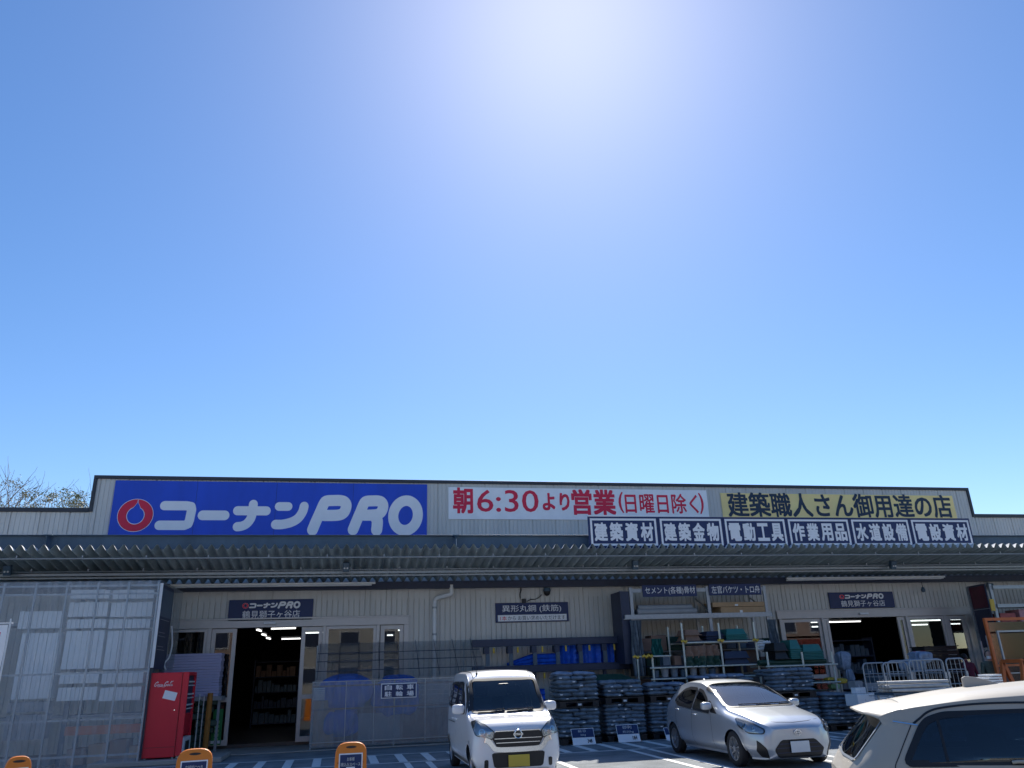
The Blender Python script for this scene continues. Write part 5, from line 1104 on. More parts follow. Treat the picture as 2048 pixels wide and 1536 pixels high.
for i, (px, py, nm, lab, sp_, lf, dn, dy) in enumerate((( -8, 940, 'bare_tree', 'tallest bare tree cut by the left edge behind the shop roof', 1.0, None, 0, 4), (28, 962, 'bare_tree', 'bare tree behind the shop roof left of the leaning bamboo', 1.0, None, 0, 0), (8, 1008, 'evergreen_tree', 'olive-green bushy tree lowest at the left edge behind the roof', 1.5, leafm, .6, -6), (66, 997, 'bamboo_clump', 'yellowish leaning bamboo clump between the two bare trees', .8, leafd, .45, -3), (94, 1004, 'evergreen_tree', 'dark evergreen tree just left of the spreading bare tree', .6, leafm, .5, -2), (133, 974, 'bare_tree', 'spreading bare tree behind the roof left of the parapet step', 1.1, None, 0, 0), (168, 990, 'bare_tree', 'small bare tree close to the parapet step', .8, None, 0, 2), (176, 1010, 'bamboo_clump', 'low yellowish leafy clump touching the parapet step', 1.0, leafd, .45, -4), (44, 1006, 'bamboo_clump', 'low tan bamboo clump at the foot of the left bare tree', 1.2, leafd, .5, -7))):
    base, zt = tr(px, py, dy=dy); tree(nm, lab, base, zt, 11+i, sp_, lf, dn, 'trees behind the shop roof')

# ------------------------------------------------------------------ houses across the car park, behind the viewer: they are what the shop glass and the cars mirror
hw_, hb_ = mk('house_render', (.34, .24, .20), .8, noise=.1, nscale=.6), mk('house_pale', (.42, .40, .37), .8, noise=.1, nscale=.6)
for (x0, x1, y1, h_, mat, lab) in ((-34, -8, -24, 9.5, hw_, 'reddish-brown house block across the car park, mirrored in the shop glass'), (-5, 16, -27, 7.5, hb_, 'pale house across the car park, mirrored in the shop glass'), (19, 48, -23, 10.5, hw_, 'taller reddish-brown block across the car park, mirrored in the shop glass')):
    t = thing('house', lab, 'house', ((x0+x1)/2, y1-5, 0), group='houses mirrored in the shop glass'); o = t.location.copy()
    b = MB(o); b.box(x0, x1, y1-10, y1, 0, h_); b.build('wall', mat, t)
    b = MB(o); b.prism([(x0-.4, h_+.002), (x1+.4, h_+.002), (x1-2, h_+1.8), (x0+2, h_+1.8)], lambda a, b__, d: (a, d, b__), y1-10.4, y1+.4); b.build('roof', M['trim'], t)
    for zz in [1.2+2.9*k for k in range(int(h_/2.9))]:
        x = x0+1.2
        while x < x1-2.4:
            b = MB(o); b.box(x, x+1.7, y1+.002, y1+.06, zz, zz+1.3); f_ = b.build('window', M['white_plastic'], t)
            b = MB(o); b.box(x+.07, x+1.63, y1+.061, y1+.065, zz+.07, zz+1.23); b.build('pane', M['steel_dark'], f_); x += 3.1
# ------------------------------------------------------------------ cars
def paint(name, col, rough=.28, metal=0.0):
    return mk(name, col, rough, metal, coat=0.8, noise=.02, nscale=2)
M['car_glass'] = mk_glass('car_glass', (.50, .64, .68), .01, .07)
M['dark_glass'] = mk_glass('tinted_glass', (.10, .14, .18), .01, .07)
M['lamp_clear'] = mk_glass('lamp_lens', (.85, .88, .9), .02, .1)
M['lamp_dark'] = mk('lamp_reflector', (.50, .52, .55), .22, metal=.7)
M['rim'] = mk('alloy_rim', (.42, .43, .45), .35, metal=.7)
M['seat'] = mk('car_seat', (.06, .06, .07), .8)
M['seat_pale'] = mk('pale_seat', (.20, .24, .24), .8)
M['plate_y'] = mk('yellow_plate', (.60, .45, .06), .5)
def crom(ps, t):
    """Catmull-Rom through scalar rows ps[i] at float index t"""
    i = min(int(t), len(ps)-2); f = t-i; g = lambda k: ps[max(0, min(len(ps)-1, k))]
    return [0.5*((2*b)+(-a+c)*f+(2*a-5*b+4*c-d)*f*f+(-a+3*b-3*c+d)*f**3) for a, b, c, d in zip(g(i-1), g(i), g(i+1), g(i+2))]
def pinp(x, y, P):
    c = False; n = len(P)
    for i in range(n):
        (x1, y1), (x2, y2) = P[i], P[i-1]
        if (y1 > y) != (y2 > y) and x < (x2-x1)*(y-y1)/(y2-y1+1e-12)+x1: c = not c
    return c
class Car:
    # key row: u, zb, wb, zm, wm, zs, ws, zr, wr, zt
    def __init__(s, keys, L):
        s.keys = keys; s.L = L
    def params(s, u):
        K = s.keys
        for i in range(len(K)-1):
            if K[i][0] <= u <= K[i+1][0]:
                f = (u-K[i][0])/(K[i+1][0]-K[i][0]+1e-9)
                g = lambda k: K[max(0, min(len(K)-1, k))]
                out = []
                h1 = K[i+1][0]-K[i][0]
                for a, b, c, d in zip(g(i-1), K[i], K[i+1], g(i+2)):
                    h0 = max(1e-6, K[i][0]-g(i-1)[0]) if i > 0 else None; h2 = max(1e-6, g(i+2)[0]-K[i+1][0]) if i+2 < len(K) else None
                    sl = (c-b)/h1; s0 = (b-a)/h0 if h0 else sl; s2 = (d-c)/h2 if h2 else sl
                    lim = lambda p, q: 0 if p*q <= 0 else 2*p*q/(p+q)
                    m0, m1 = lim(s0, sl)*h1, lim(sl, s2)*h1
                    out.append((2*f**3-3*f*f+1)*b+(f**3-2*f*f+f)*m0+(-2*f**3+3*f*f)*c+(f**3-f*f)*m1)
                return out[1:]
        return list(K[0][1:]) if u < K[0][0] else list(K[-1][1:])
    def section(s, u, n=56):
        zb, wb, zm, wm, zs, ws, zr, wr, zt = s.params(u)
        c = [(wb*.6, zb), (wb*.96, zb+.005), (wb, zb+.05), (wm, zm), (ws, zs), (wr+(ws-wr)*.08, zr-(zr-zs)*.10), (wr*.94, zr+(zt-zr)*.35), (wr*.62, zr+(zt-zr)*.82), (0.001, zt)]
        return [crom(c, (len(c)-1)*k/n) for k in range(n+1)]
    def side(s, u, zz):
        P = s._sec(u); best = 0
        for (y0, z0), (y1, z1) in zip(P[6:], P[7:]):
            if z0 <= zz <= z1: return y0+(y1-y0)*(zz-z0)/(z1-z0+1e-9)
        return P[-8][0] if zz > P[-1][1]*.9 else P[6][0]
    def top(s, u, y):
        P = s._sec(u)[::-1]
        if abs(y) <= P[0][0]: return P[0][1]
        for (y0, z0), (y1, z1) in zip(P, P[1:]):
            if y0 <= abs(y) <= y1: return z0+(z1-z0)*(abs(y)-y0)/(y1-y0+1e-9)
        return P[-1][1]
    _c = None
    def _sec(s, u):
        if s._c is None: s._c = {}
        k = round(u, 4)
        if k not in s._c: s._c[k] = s.section(u)
        return s._c[k]
    def inside(s, u, y, zz):
        return s.params(u)[0]-.02 <= zz and abs(y) <= s.side(u, zz) and zz <= s.top(u, y)
    def front(s, y, zz, rear=False):
        lo = 0.0; us = [i*.02 for i in range(0, 60)]
        if rear: us = [s.L-i*.02 for i in range(0, 60)]
        prev = us[0]
        for u in us:
            if s.inside(u, y, zz):
                a, b = prev, u
                for _ in range(12):
                    m = (a+b)/2
                    if s.inside(m, y, zz): b = m
                    else: a = m
                return b
            prev = u
        return prev
    def map(s, mode, a, b, sg=1, e=0.0):
        """surface point for patch coordinates, pushed out by e"""
        if mode == 'side':
            f = lambda a, b: Vector((sg*s.side(a, b), a, b))
        elif mode == 'top': f = lambda a, b: Vector((b, a, s.top(a, b)))
        else: f = lambda a, b: Vector((a, s.front(a, b, mode == 'rear'), b))
        p = f(a, b); h = .012
        d1 = f(a+h, b)-f(a-h, b); d2 = f(a, b+h)-f(a, b-h); n = d1.cross(d2)
        n = n.normalized() if n.length > 1e-9 else Vector((0,0,1))
        ref = Vector((sg, 0, 0.2)) if mode == 'side' else (Vector((0, -.3, 1)) if mode == 'top' else Vector((0, 1 if mode == 'rear' else -1, .1)))
        if n.dot(ref) < 0: n = -n
        return p+n*e
    def patch(s, mode, poly, e, sg=1, n=10, m=14, th=0.0):
        """fill polygon (u,z)/(u,y)/(y,z) with a fine sheet lying on the body"""
        mb = MB(); lo, hi = min(p[1] for p in poly), max(p[1] for p in poly); rows = []
        for j in range(m+1):
            v = lo+(hi-lo)*(j+(.02 if j == 0 else -.02 if j == m else 0))/m; xs = []
            for i in range(len(poly)):
                (x1, y1), (x2, y2) = poly[i], poly[i-1]
                if (y1 > v) != (y2 > v): xs.append(x1+(x2-x1)*(v-y1)/(y2-y1))
            if len(xs) >= 2: rows.append([s.map(mode, min(xs)+(max(xs)-min(xs))*i/n, v, sg, e) for i in range(n+1)])
        mb.grid(rows); return mb
    def strip(s, mode, path, w, e, sg=1, closed=True):
        mb = MB(); P = [Vector((p[0], p[1])) for p in path]; k = len(P); rows = []
        for i in range(k+1 if closed else k):
            q = P[i % k]; d = P[(i+1) % k]-P[i-1] if closed else P[min(i+1, k-1)]-P[max(i-1, 0)]; d.normalize(); nn = Vector((-d.y, d.x))
            rows.append([s.map(mode, *(q+nn*w*t), sg, e) for t in (-.5, 0, .5)])
        mb.grid(rows); return mb
    def body(s, parent, mat, holes, du=.022):
        n = int(s.L/du); us = [s.L*i/n for i in range(n+1)]; mb = MB(); G = []
        for u in us:
            P = s._sec(u); G.append([Vector((-y, u, z)) for y, z in P]+[Vector((y, u, z)) for y, z in P[::-1][1:]])
        m_ = len(G[0]); mb.v = [q for r in G for q in r]
        def hole(c):
            for mode, poly, sg in holes:
                if mode == 'side' and c.x*sg > 0.2 and pinp(c.y, c.z, poly): return True
                if mode == 'top' and pinp(c.y, c.x, poly) and c.z > s.top(c.y, c.x)-.03: return True
            return False
        for i in range(n):
            for j in range(m_-1):
                f = (i*m_+j, i*m_+j+1, (i+1)*m_+j+1, (i+1)*m_+j); c = (mb.v[f[0]]+mb.v[f[1]]+mb.v[f[2]]+mb.v[f[3]])/4
                if not hole(c): mb.f.append(f)
        mb.f += [tuple(range(m_)), tuple(range(n*m_, n*m_+m_))[::-1]]
        for i in range(n): mb.f.append((i*m_, (i+1)*m_, (i+1)*m_+m_-1, i*m_+m_-1))
        mb.mi = [0]*len(mb.f)
        return mb.build('body', mat, parent, smooth=38)
def smooth_poly(P, n=5): return [(v.x, v.y) for v in spline(P, n, closed=True)]
def rpoly(P, r=.04, n=4):
    out = []; k = len(P)
    for i in range(k):
        p, a, b = Vector(P[i]), Vector(P[i-1]), Vector(P[(i+1) % k]); da, db = (a-p), (b-p); rr = min(r, da.length*.45, db.length*.45); s_, e_ = p+da.normalized()*rr, p+db.normalized()*rr
        for j in range(n+1): t = j/n; q = s_*(1-t)**2+p*2*t*(1-t)+e_*t*t; out.append((q.x, q.y))
    return out
def wheel(parent, x, y, r, sg, spokes, w=.17):
    t = MB(); P = []
    prof = [(-w/2, r*.68), (-w/2, r*.93), (-w*.38, r), (w*.38, r), (w/2, r*.93), (w/2, r*.68), (w*.3, r*.66), (-w*.3, r*.66)]
    n = 36
    t.grid([[(x+sg*a, y+q*math.cos(2*math.pi*i/n), r+q*math.sin(2*math.pi*i/n)) for a, q in prof+[prof[0]]] for i in range(n+1)])
    wo = t.build('wheel', M['rubber'], parent, smooth=50)
    b = MB(); xo = x+sg*w*.36
    b.grid([[(x+sg*a, y+q*math.cos(2*math.pi*i/n), r+q*math.sin(2*math.pi*i/n)) for a, q in ((w*.44, r*.69), (w*.46, r*.63), (w*.30, r*.60), (-w*.2, r*.60))] for i in range(n+1)])
    for k in range(spokes):
        a0 = 2*math.pi*k/spokes; f = lambda q, a: (xo+sg*.0, y+q*math.cos(a), r+q*math.sin(a)); g = lambda q, a: (xo-sg*.03, y+q*math.cos(a), r+q*math.sin(a)); dw = .9/spokes
        pts = [(r*.14, a0-dw*1.3), (r*.63, a0+.12-dw*.62), (r*.63, a0+.12+dw*.62), (r*.14, a0+dw*1.3)]
        b.add([f(*p) for p in pts]+[g(*p) for p in pts], [(0,1,2,3),(7,6,5,4),(0,4,5,1),(1,5,6,2),(2,6,7,3),(3,7,4,0)])
    b.cyl((xo-sg*.03, y, r), (xo+sg*.012, y, r), r*.17, 16)
    b.build('rim', M['rim'], wo, smooth=40)
    b = MB(); b.cyl((x-sg*w*.1, y, r), (x-sg*w*.05, y, r), r*.61, 24); b.build('brake_disc', M['lamp_dark'], wo, smooth=40)
def car_window(c, root, mode, poly, sg, nm, glass, trim=.045, hole=True):
    g = c.patch(mode, poly, .004, sg).build(nm, glass, root, smooth=60)
    c.strip(mode, poly, trim, .0075, sg).build('window_trim', M['black'], g, smooth=60)
    return (mode, poly, sg)
def interior(c, root, y_seat, hw, zs, dash, seat='seat', second=None):
    for x in (-hw*.5, hw*.5):
        b = MB(); b.cbox((x, y_seat, zs+.30), (.40, .13, .58), 0, R(-10)); b.cbox((x, y_seat-.22, zs), (.42, .46, .14)); st = b.build('seat', M[seat], root, bevel=.04)
        b = MB(); b.cbox((x, y_seat+.07, zs+.68), (.22, .10, .16)); b.build('headrest', M[seat], st, bevel=.035)
    if second:
        b = MB(); b.cbox((0, second, zs+.28), (hw*1.5, .14, .55), 0, R(-10)); b.cbox((0, second-.2, zs), (hw*1.5, .42, .14)); b.build('rear_seat', M[seat], root, bevel=.04)
    b = MB(); b.cbox((0, dash, zs+.30), (hw*1.72, .30, .22)); d = b.build('dashboard', M['seat_pale'] if seat == 'seat_pale' else M['seat'], root, bevel=.05)
    b = MB(); b.tube([(hw*.5+.16*math.cos(a), dash+.24+.06*math.sin(a), zs+.36+.15*math.sin(a)) for a in [2*math.pi*i/20 for i in range(20)]], .013, 6, closed=True); b.build('steering_wheel', M['black'], root, smooth=60)
    b = MB(); b.box(-hw*.85, hw*.85, dash-.2, second+.3 if second else y_seat+.6, zs-.12, zs-.10); b.build('cabin_floor', M['seat'], root)
def mirror(c, root, sg, p, mat, sz=(.19, .11, .13)):
    b = MB(); cx = sg*(p[0]+sz[0]*.55); P = []
    for i in range(9):
        th = math.pi*i/8; e = lambda v, k=.55: math.copysign(abs(v)**k, v)
        P.append([(cx+sz[0]/2*e(math.sin(th))*e(math.cos(a)), p[1]+sz[1]/2*e(math.cos(th)), p[2]+sz[2]/2*e(math.sin(th))*e(math.sin(a))) for a in [2*math.pi*j/16 for j in range(17)]])
    b.grid(P); mo = b.build('mirror', mat, root, smooth=60)
    b = MB(); b.beam((sg*(p[0]-.03), p[1]+.02, p[2]-sz[2]*.42), (sg*(p[0]+.08), p[1], p[2]-sz[2]*.35), .04, .05); b.build('mirror_foot', M['black'], mo)
def wiper(c, root, pts):
    b = MB(); b.tube([c.map('top', u, y, 1, .022) for u, y in pts], .009, 6); b.tube([c.map('top', u-.025, y, 1, .014) for u, y in pts[1:]], .007, 6); b.build('wiper', M['black'], root, smooth=60)
def bar(c, root, nm, mode, path, w, e, mat, sg=1, closed=False, par=None): return c.strip(mode, path, w, e, sg, closed).build(nm, mat, par or root, smooth=50)
def arch_poly(y, r, zc, n=20): return [(y-r*math.cos(math.pi*i/n), zc+r*math.sin(math.pi*i/n)) for i in range(n+1)]+[(y+r, .0), (y-r, .0)]
def headlight(c, root, mode, poly, sg, bulbs, mirrorx=True):
    P = [(sg*a, b) for a, b in poly] if mode == 'front' else poly
    base = c.patch(mode, P, .005, sg).build('headlight', M['lamp_dark'], root, smooth=60)
    for (a, b, r_) in bulbs:
        q = c.map(mode, sg*a if mode == 'front' else a, b, sg, .006); nrm = (c.map(mode, sg*a if mode == 'front' else a, b, sg, .03)-q).normalized()
        w = MB(); w.tube([q-nrm*.01, q+nrm*.010, q+nrm*.012], [r_, r_, r_*.85], 16); w.build('bezel', M['chrome'], base, smooth=50)
        w = MB(); w.tube([q+nrm*.0125, q+nrm*.020, q+nrm*.024], [r_*.72, r_*.55, r_*.1], 16); w.build('bulb', M['lamp_clear'], base, smooth=60)
    c.patch(mode, P, .028, sg).build('lens', M['lamp_clear'], base, smooth=60)
    c.strip(mode, P, .014, .012, sg).build('lamp_trim', M['black'], base, smooth=60)
    return base

# ---- white kei van
L = 3.36; hw = .70
K = [# u    zb   wb   zm   wm   zs    ws   zr    wr    zt
 (0.00, .22, .46, .40, .54, .60, .52, .75, .47, .765),
 (0.05, .18, .56, .38, .64, .64, .625, .795, .56, .83),
 (0.16, .17, .62, .40, .69, .70, .675, .865, .615, .895),
 (0.36, .18, .63, .42, .70, .78, .690, .905, .632, .93),
 (0.60, .19, .64, .43, .70, .86, .696, .935, .645, .95),
 (0.72, .19, .64, .43, .70, .91, .696, 0.985, .645, 1.01),
 (0.98, .19, .64, .43, .70, .95, .695, 1.27, .615, 1.30),
 (1.20, .19, .64, .43, .70, .97, .695, 1.475, .598, 1.50),
 (1.32, .19, .64, .43, .70, .98, .695, 1.535, .595, 1.58),
 (1.55, .19, .64, .43, .70, .99, .695, 1.58, .595, 1.64),
 (2.50, .19, .64, .43, .70, 1.00, .695, 1.59, .595, 1.655),
 (3.05, .19, .64, .43, .70, 1.00, .690, 1.56, .585, 1.625),
 (3.22, .20, .63, .43, .69, 1.00, .680, 1.49, .57, 1.56),
 (3.32, .22, .60, .43, .66, .98, .650, 1.20, .56, 1.26),
 (3.36, .26, .56, .43, .62, .90, .61, 1.02, .52, 1.05)]
van = Car(K, L); vx, vy = 2.635, 12.80
t = thing('parked_van', 'tall white boxy minivan with chrome grille parked nose out near the middle', 'van', (vx, vy, 0), R(0), 'parked cars')
wp = paint('white_car_paint', (.74, .745, .77))
FW, RW = .52, 3.06-.02
ws = smooth_poly([(.735, -.575), (.70, -.3), (.69, 0), (.70, .3), (.735, .575), (.96, .565), (1.175, .545), (1.185, .3), (1.185, 0), (1.185, -.3), (1.175, -.545), (.96, -.565)], 4)
sw1 = rpoly([(1.30, 1.01), (1.98, 1.03), (1.98, 1.44), (1.52, 1.44), (1.40, 1.30)], .05); sw2 = rpoly([(2.06, 1.03), (2.72, 1.04), (2.72, 1.44), (2.06, 1.44)], .05); sw3 = rpoly([(2.80, 1.06), (3.12, 1.08), (3.08, 1.42), (2.80, 1.43)], .05); sw0 = rpoly([(.98, 1.005), (1.22, 1.01), (1.34, 1.30), (1.24, 1.26)], .02)
H = [('top', ws, 1)]
for sg in (-1, 1):
    H += [('side', P, sg) for P in (sw0, sw1, sw2, sw3)] + [('side', arch_poly(FW, .305, .27), sg), ('side', arch_poly(RW, .305, .27), sg)]
bo = van.body(t, wp, H)
car_window(van, t, 'top', ws, 1, 'windscreen', M['car_glass'], .05)
for sg in (-1, 1):
    for P in (sw0, sw1, sw2, sw3): car_window(van, t, 'side', P, sg, 'side_window', M['dark_glass'], .055)
    for yc in (FW, RW):
        van.strip('side', arch_poly(yc, .305, .27)[:-2], .05, .006, sg, False).build('wheel_arch', wp, t, smooth=60); wheel(t, sg*.585, yc, .275, sg, 8, .15)
    for pth, w_ in (([(.80, .985), (1.0, 1.235), (1.235, 1.455)], .10), ([(2.02, 1.01), (2.02, 1.45)], .09), ([(2.76, 1.03), (2.76, 1.45)], .09), ([(1.25, 1.0), (1.36, 1.2), (1.46, 1.45)], .06)): bar(van, t, 'black_pillar', 'side', [tuple(Vector(pth[0]).lerp(Vector(pth[1]), k/6)) for k in range(7)]+([tuple(Vector(pth[1]).lerp(Vector(pth[2]), k/6)) for k in range(1, 7)] if len(pth) > 2 else []), w_, .0035, M['black'], sg)
    bar(van, t, 'black_pillar', 'top', [(.76+.42*k/10, sg*(.628-.046*k/10)) for k in range(11)], .075, .0045, M['black'])
    mirror(van, t, sg, (.665, 1.04, 1.05), wp, (.22, .13, .15))
    headlight(van, t, 'front', rpoly([(.665, .875), (.645, .70), (.40, .635), (.365, .735), (.50, .84), (.60, .90)], .03), sg, [(.555, .745, .05), (.45, .70, .034)])
    bar(van, t, 'door_gap', 'side', [(1.27, .26), (1.25, .60), (1.24, .99)], .008, .003, M['black'], sg); bar(van, t, 'door_gap', 'side', [(2.02, .24), (2.02, .60), (2.02, 1.00)], .008, .003, M['black'], sg); bar(van, t, 'slide_rail', 'side', [(2.1, .80), (2.8, .80), (3.2, .79)], .016, .004, M['black'], sg)
    for u in (1.86, 2.22):
        b = MB(); b.tube([van.map('side', u, .86, sg, .01), van.map('side', u+.03, .86, sg, .03), van.map('side', u+.12, .86, sg, .03), van.map('side', u+.15, .86, sg, .01)], .012, 8); b.build('door_handle', wp, t, smooth=60)
    bar(van, t, 'side_sill', 'side', [(.95, .25), (1.8, .25), (2.7, .25)], .05, .012, M['black'], sg)
    b = MB(); pts = [van.map('top', u, sg*.50, 1, .006) for u in (1.27, 1.5, 2.0, 2.6, 3.1)]; b.tube(pts, .008, 6); b.build('roof_seam', M['black'], t, smooth=60)
van.patch('front', rpoly([(-.355, .745), (.355, .745), (.40, .635), (.33, .525), (-.33, .525), (-.40, .635)], .02), .006, n=16).build('grille', M['black'], t, smooth=60)
for zz, w in ((.75, .36), (.645, .37), (.585, .345)): bar(van, t, 'grille_bar', 'front', [(-w+2*w*i/14, zz) for i in range(15)], .010, .016, M['chrome'])
cp_ = [(-.52, .635), (-.46, .615), (-.40, .545), (-.345, .50), (-.15, .487), (.15, .487), (.345, .50), (.40, .545), (.46, .615), (.52, .635)]
bar(van, t, 'chrome_surround', 'front', [(v.x, v.y) for v in spline(cp_, 5)], .07, .016, M['chrome'])
van.patch('front', rpoly([(-.42, .45), (.42, .45), (.38, .24), (-.38, .24)], .04), .006, n=14).build('lower_intake', M['black'], t, smooth=60)
q = van.map('front', 0, .70, 1, .022); b = MB(); b.tube([(q.x+.058*math.cos(a), q.y, q.z+.058*math.sin(a)) for a in [2*math.pi*i/28 for i in range(28)]], .009, 8, closed=True); b.box(q.x-.075, q.x+.075, q.y-.010, q.y+.006, q.z-.014, q.z+.014); b.build('round_emblem', M['chrome'], t, smooth=40)
b = MB(); text_mb(b, 'NISSAN', q.x-.062, q.x+.062, q.z-.008, q.z+.008, q.y-.012, .03); b.build('emblem_lettering', M['lettering_navy'], t, recalc=False)
q = van.map('front', 0, .33, 1, .03); b = MB(); b.box(-.165, .165, q.y-.012, q.y, .25, .415); b.build('number_plate', M['plate_y'], t, bevel=.004)
for sg in (-1, 1): van.patch('front', rpoly([(sg*.47, .36), (sg*.53, .36), (sg*.53, .24), (sg*.47, .24)], .02), .006).build('fog_recess', M['black'], t, smooth=60)
wiper(van, t, [(.72, -.02), (.73, .15), (.74, .42)]); wiper(van, t, [(.73, -.50), (.72, -.30), (.74, -.06)])
b = MB(); p_ = van.map('top', 1.34, -.42, 1, .0); b.cyl(p_, p_+Vector((0, 0, .03)), .018, 10); b.tube([p_+Vector((0,0,.02)), p_+Vector((-.02,.10,.20)), p_+Vector((-.04,.2,.40))], [.006, .005, .003], 6); b.build('antenna', M['black'], t, smooth=60)
interior(van, t, 1.62, .58, .62, .95, 'seat', 2.55)
b = MB(); b.cbox((0, 1.10, 1.40), (.17, .03, .05)); b.build('rear_view_mirror', M['black'], t, bevel=.01)
b = MB(); q1, q2 = van.map('top', 1.19, -.45, 1, -.004), van.map('top', 1.19, .43, 1, -.004); b.cbox(q1, (.05, .004, .04), 0, R(-50)); b.cbox(q2, (.07, .004, .05), 0, R(-50)); b.build('inspection_sticker', M['white_plastic'], t)

# ---- silver hatchback
L = 3.80; hw = .81; ax_, ay_ = 7.225, 12.55
K = [
 (0.00, .20, .40, .33, .46, .46, .44, .585, .40, .59),
 (0.05, .15, .50, .33, .57, .50, .55, .625, .48, .65),
 (0.16, .13, .57, .34, .665, .55, .645, .67, .56, .71),
 (0.36, .13, .66, .36, .765, .61, .745, .735, .62, .775),
 (0.72, .14, .71, .38, .80, .68, .785, .795, .655, .84),
 (1.00, .15, .72, .38, .81, .73, .79, .84, .67, .885),
 (1.16, .15, .72, .38, .81, .76, .785, .90, .665, .945),
 (1.60, .15, .72, .38, .81, .79, .78, 1.085, .625, 1.13),
 (2.00, .15, .72, .38, .81, .81, .775, 1.215, .575, 1.265),
 (2.36, .15, .72, .38, .81, .83, .775, 1.27, .545, 1.325),
 (2.76, .15, .72, .38, .81, .84, .775, 1.28, .535, 1.338),
 (3.20, .16, .72, .39, .81, .86, .765, 1.24, .525, 1.30),
 (3.52, .18, .70, .40, .79, .86, .745, 1.165, .515, 1.225),
 (3.67, .20, .68, .42, .76, .84, .72, 1.035, .52, 1.085),
 (3.76, .22, .64, .42, .73, .78, .69, .925, .55, .96),
 (3.80, .26, .58, .42, .66, .70, .64, .80, .54, .825)]
aq = Car(K, L)
t = thing('parked_hatchback', 'silver compact hatchback parked nose out right of the white van', 'car', (ax_, ay_, 0), 0, 'parked cars')
sp_ = paint('silver_car_paint', (.50, .53, .57), .30, .5)
FW, RW = .71, 3.25
ws = smooth_poly([(1.13, -.62), (1.05, -.3), (1.03, 0), (1.05, .3), (1.13, .62), (1.58, .58), (2.04, .525), (2.07, 0), (2.04, -.525), (1.58, -.58)], 4)
sw1 = rpoly([(1.580, .80), (2.280, .84), (2.280, 1.17), (2.080, 1.135), (1.810, 1.01)], .04); sw2 = rpoly([(2.360, .845), (3.040, .89), (3.220, .97), (3.160, 1.05), (2.960, 1.15), (2.710, 1.19), (2.360, 1.18)], .05); sw0 = rpoly([(1.260, .785), (1.520, .80), (1.740, .985), (1.660, .99)], .02)
H = [('top', ws, 1)]
for sg in (-1, 1): H += [('side', P, sg) for P in (sw1, sw2)]+[('side', arch_poly(FW, .325, .27), sg), ('side', arch_poly(RW, .325, .27), sg)]
aq.body(t, sp_, H)
car_window(aq, t, 'top', ws, 1, 'windscreen', mk_glass('pale_windscreen', (.55, .68, .70), .01, .20), .05)
for sg in (-1, 1):
    for P in (sw1, sw2): car_window(aq, t, 'side', P, sg, 'side_window', M['dark_glass'], .05)
    aq.patch('side', sw0, .004, sg).build('quarter_panel', M['black'], t, smooth=60)
    for yc in (FW, RW):
        aq.strip('side', arch_poly(yc, .325, .27)[:-2], .045, .006, sg, False).build('wheel_arch', sp_, t, smooth=60); wheel(t, sg*.725, yc, .275, sg, 9, .15)
    mirror(aq, t, sg, (.765, 1.48, .915), sp_, (.19, .14, .13))
    headlight(aq, t, 'side', rpoly([(.06, .525), (.25, .53), (.48, .625), (.66, .74), (.46, .715), (.24, .665), (.07, .59)], .03), sg, [(.36, .635, .05), (.20, .595, .034)])
    aq.patch('front', rpoly([(sg*.66, .44), (sg*.55, .31), (sg*.50, .16), (sg*.58, .18), (sg*.66, .28)], .02), .006).build('fog_recess', M['black'], t, smooth=60)
    for ptz in ([(1.480, .22), (1.460, .50), (1.520, .78)], [(2.320, .20), (2.330, .5), (2.320, .83)], [(2.880, .30), (3.060, .6), (3.120, .90)]): bar(aq, t, 'door_gap', 'side', [(v.x, v.y) for v in spline(ptz, 6)], .008, .003, M['black'], sg)
    bar(aq, t, 'window_chrome', 'side', [(1.560, .775), (2.260, .815), (3.010, .865), (3.220, .945)], .014, .010, M['chrome'], sg)
    for u, zz in ((2.100, .74), (2.920, .80)):
        b = MB(); b.tube([aq.map('side', u, zz, sg, .008), aq.map('side', u+.03, zz, sg, .03), aq.map('side', u+.14, zz+.005, sg, .03), aq.map('side', u+.17, zz+.005, sg, .008)], .013, 8); b.build('door_handle', M['chrome'], t, smooth=60)
    bar(aq, t, 'side_sill', 'side', [(1.110, .20), (1.860, .20), (2.760, .20)], .045, .010, sp_, sg)
    aq.patch('rear', rpoly([(sg*.66, .80), (sg*.50, .80), (sg*.50, .56), (sg*.64, .56)], .03), .008).build('tail_light', M['red'], t, smooth=60)
aq.patch('front', rpoly([(-.30, .43), (.30, .43), (.44, .29), (.38, .17), (-.38, .17), (-.44, .29)], .03), .006, n=16).build('grille', M['black'], t, smooth=60)
for zz, w in ((.37, .34), (.31, .41), (.24, .40)): bar(aq, t, 'grille_bar', 'front', [(-w+2*w*i/14, zz) for i in range(15)], .012, .012, M['steel_dark'])
q = aq.map('front', 0, .53, 1, .012); b = MB()
for rx, rz in ((.06, .04), (.025, .038)): b.tube([(q.x+rx*math.cos(a), q.y-.004, q.z+rz*math.sin(a)) for a in [2*math.pi*i/24 for i in range(24)]], .006, 6, closed=True)
b.tube([(q.x+.05*math.cos(a), q.y-.006, q.z+.014+.014*math.sin(a)) for a in [2*math.pi*i/24 for i in range(24)]], .006, 6, closed=True); b.build('oval_emblem', M['chrome'], t, smooth=60)
q = aq.map('front', 0, .32, 1, .03); b = MB(); b.box(-.165, .165, q.y-.012, q.y, .24, .405); b.build('number_plate', M['white_plastic'], t, bevel=.004)
bar(aq, t, 'bonnet_gap', 'top', [(.20, -.50), (.12, -.28), (.09, 0), (.12, .28), (.20, .50)], .008, .003, M['black'])
wiper(aq, t, [(1.11, -.42), (1.09, -.1), (1.10, .18)]); wiper(aq, t, [(1.10, .12), (1.11, .35), (1.17, .58)])
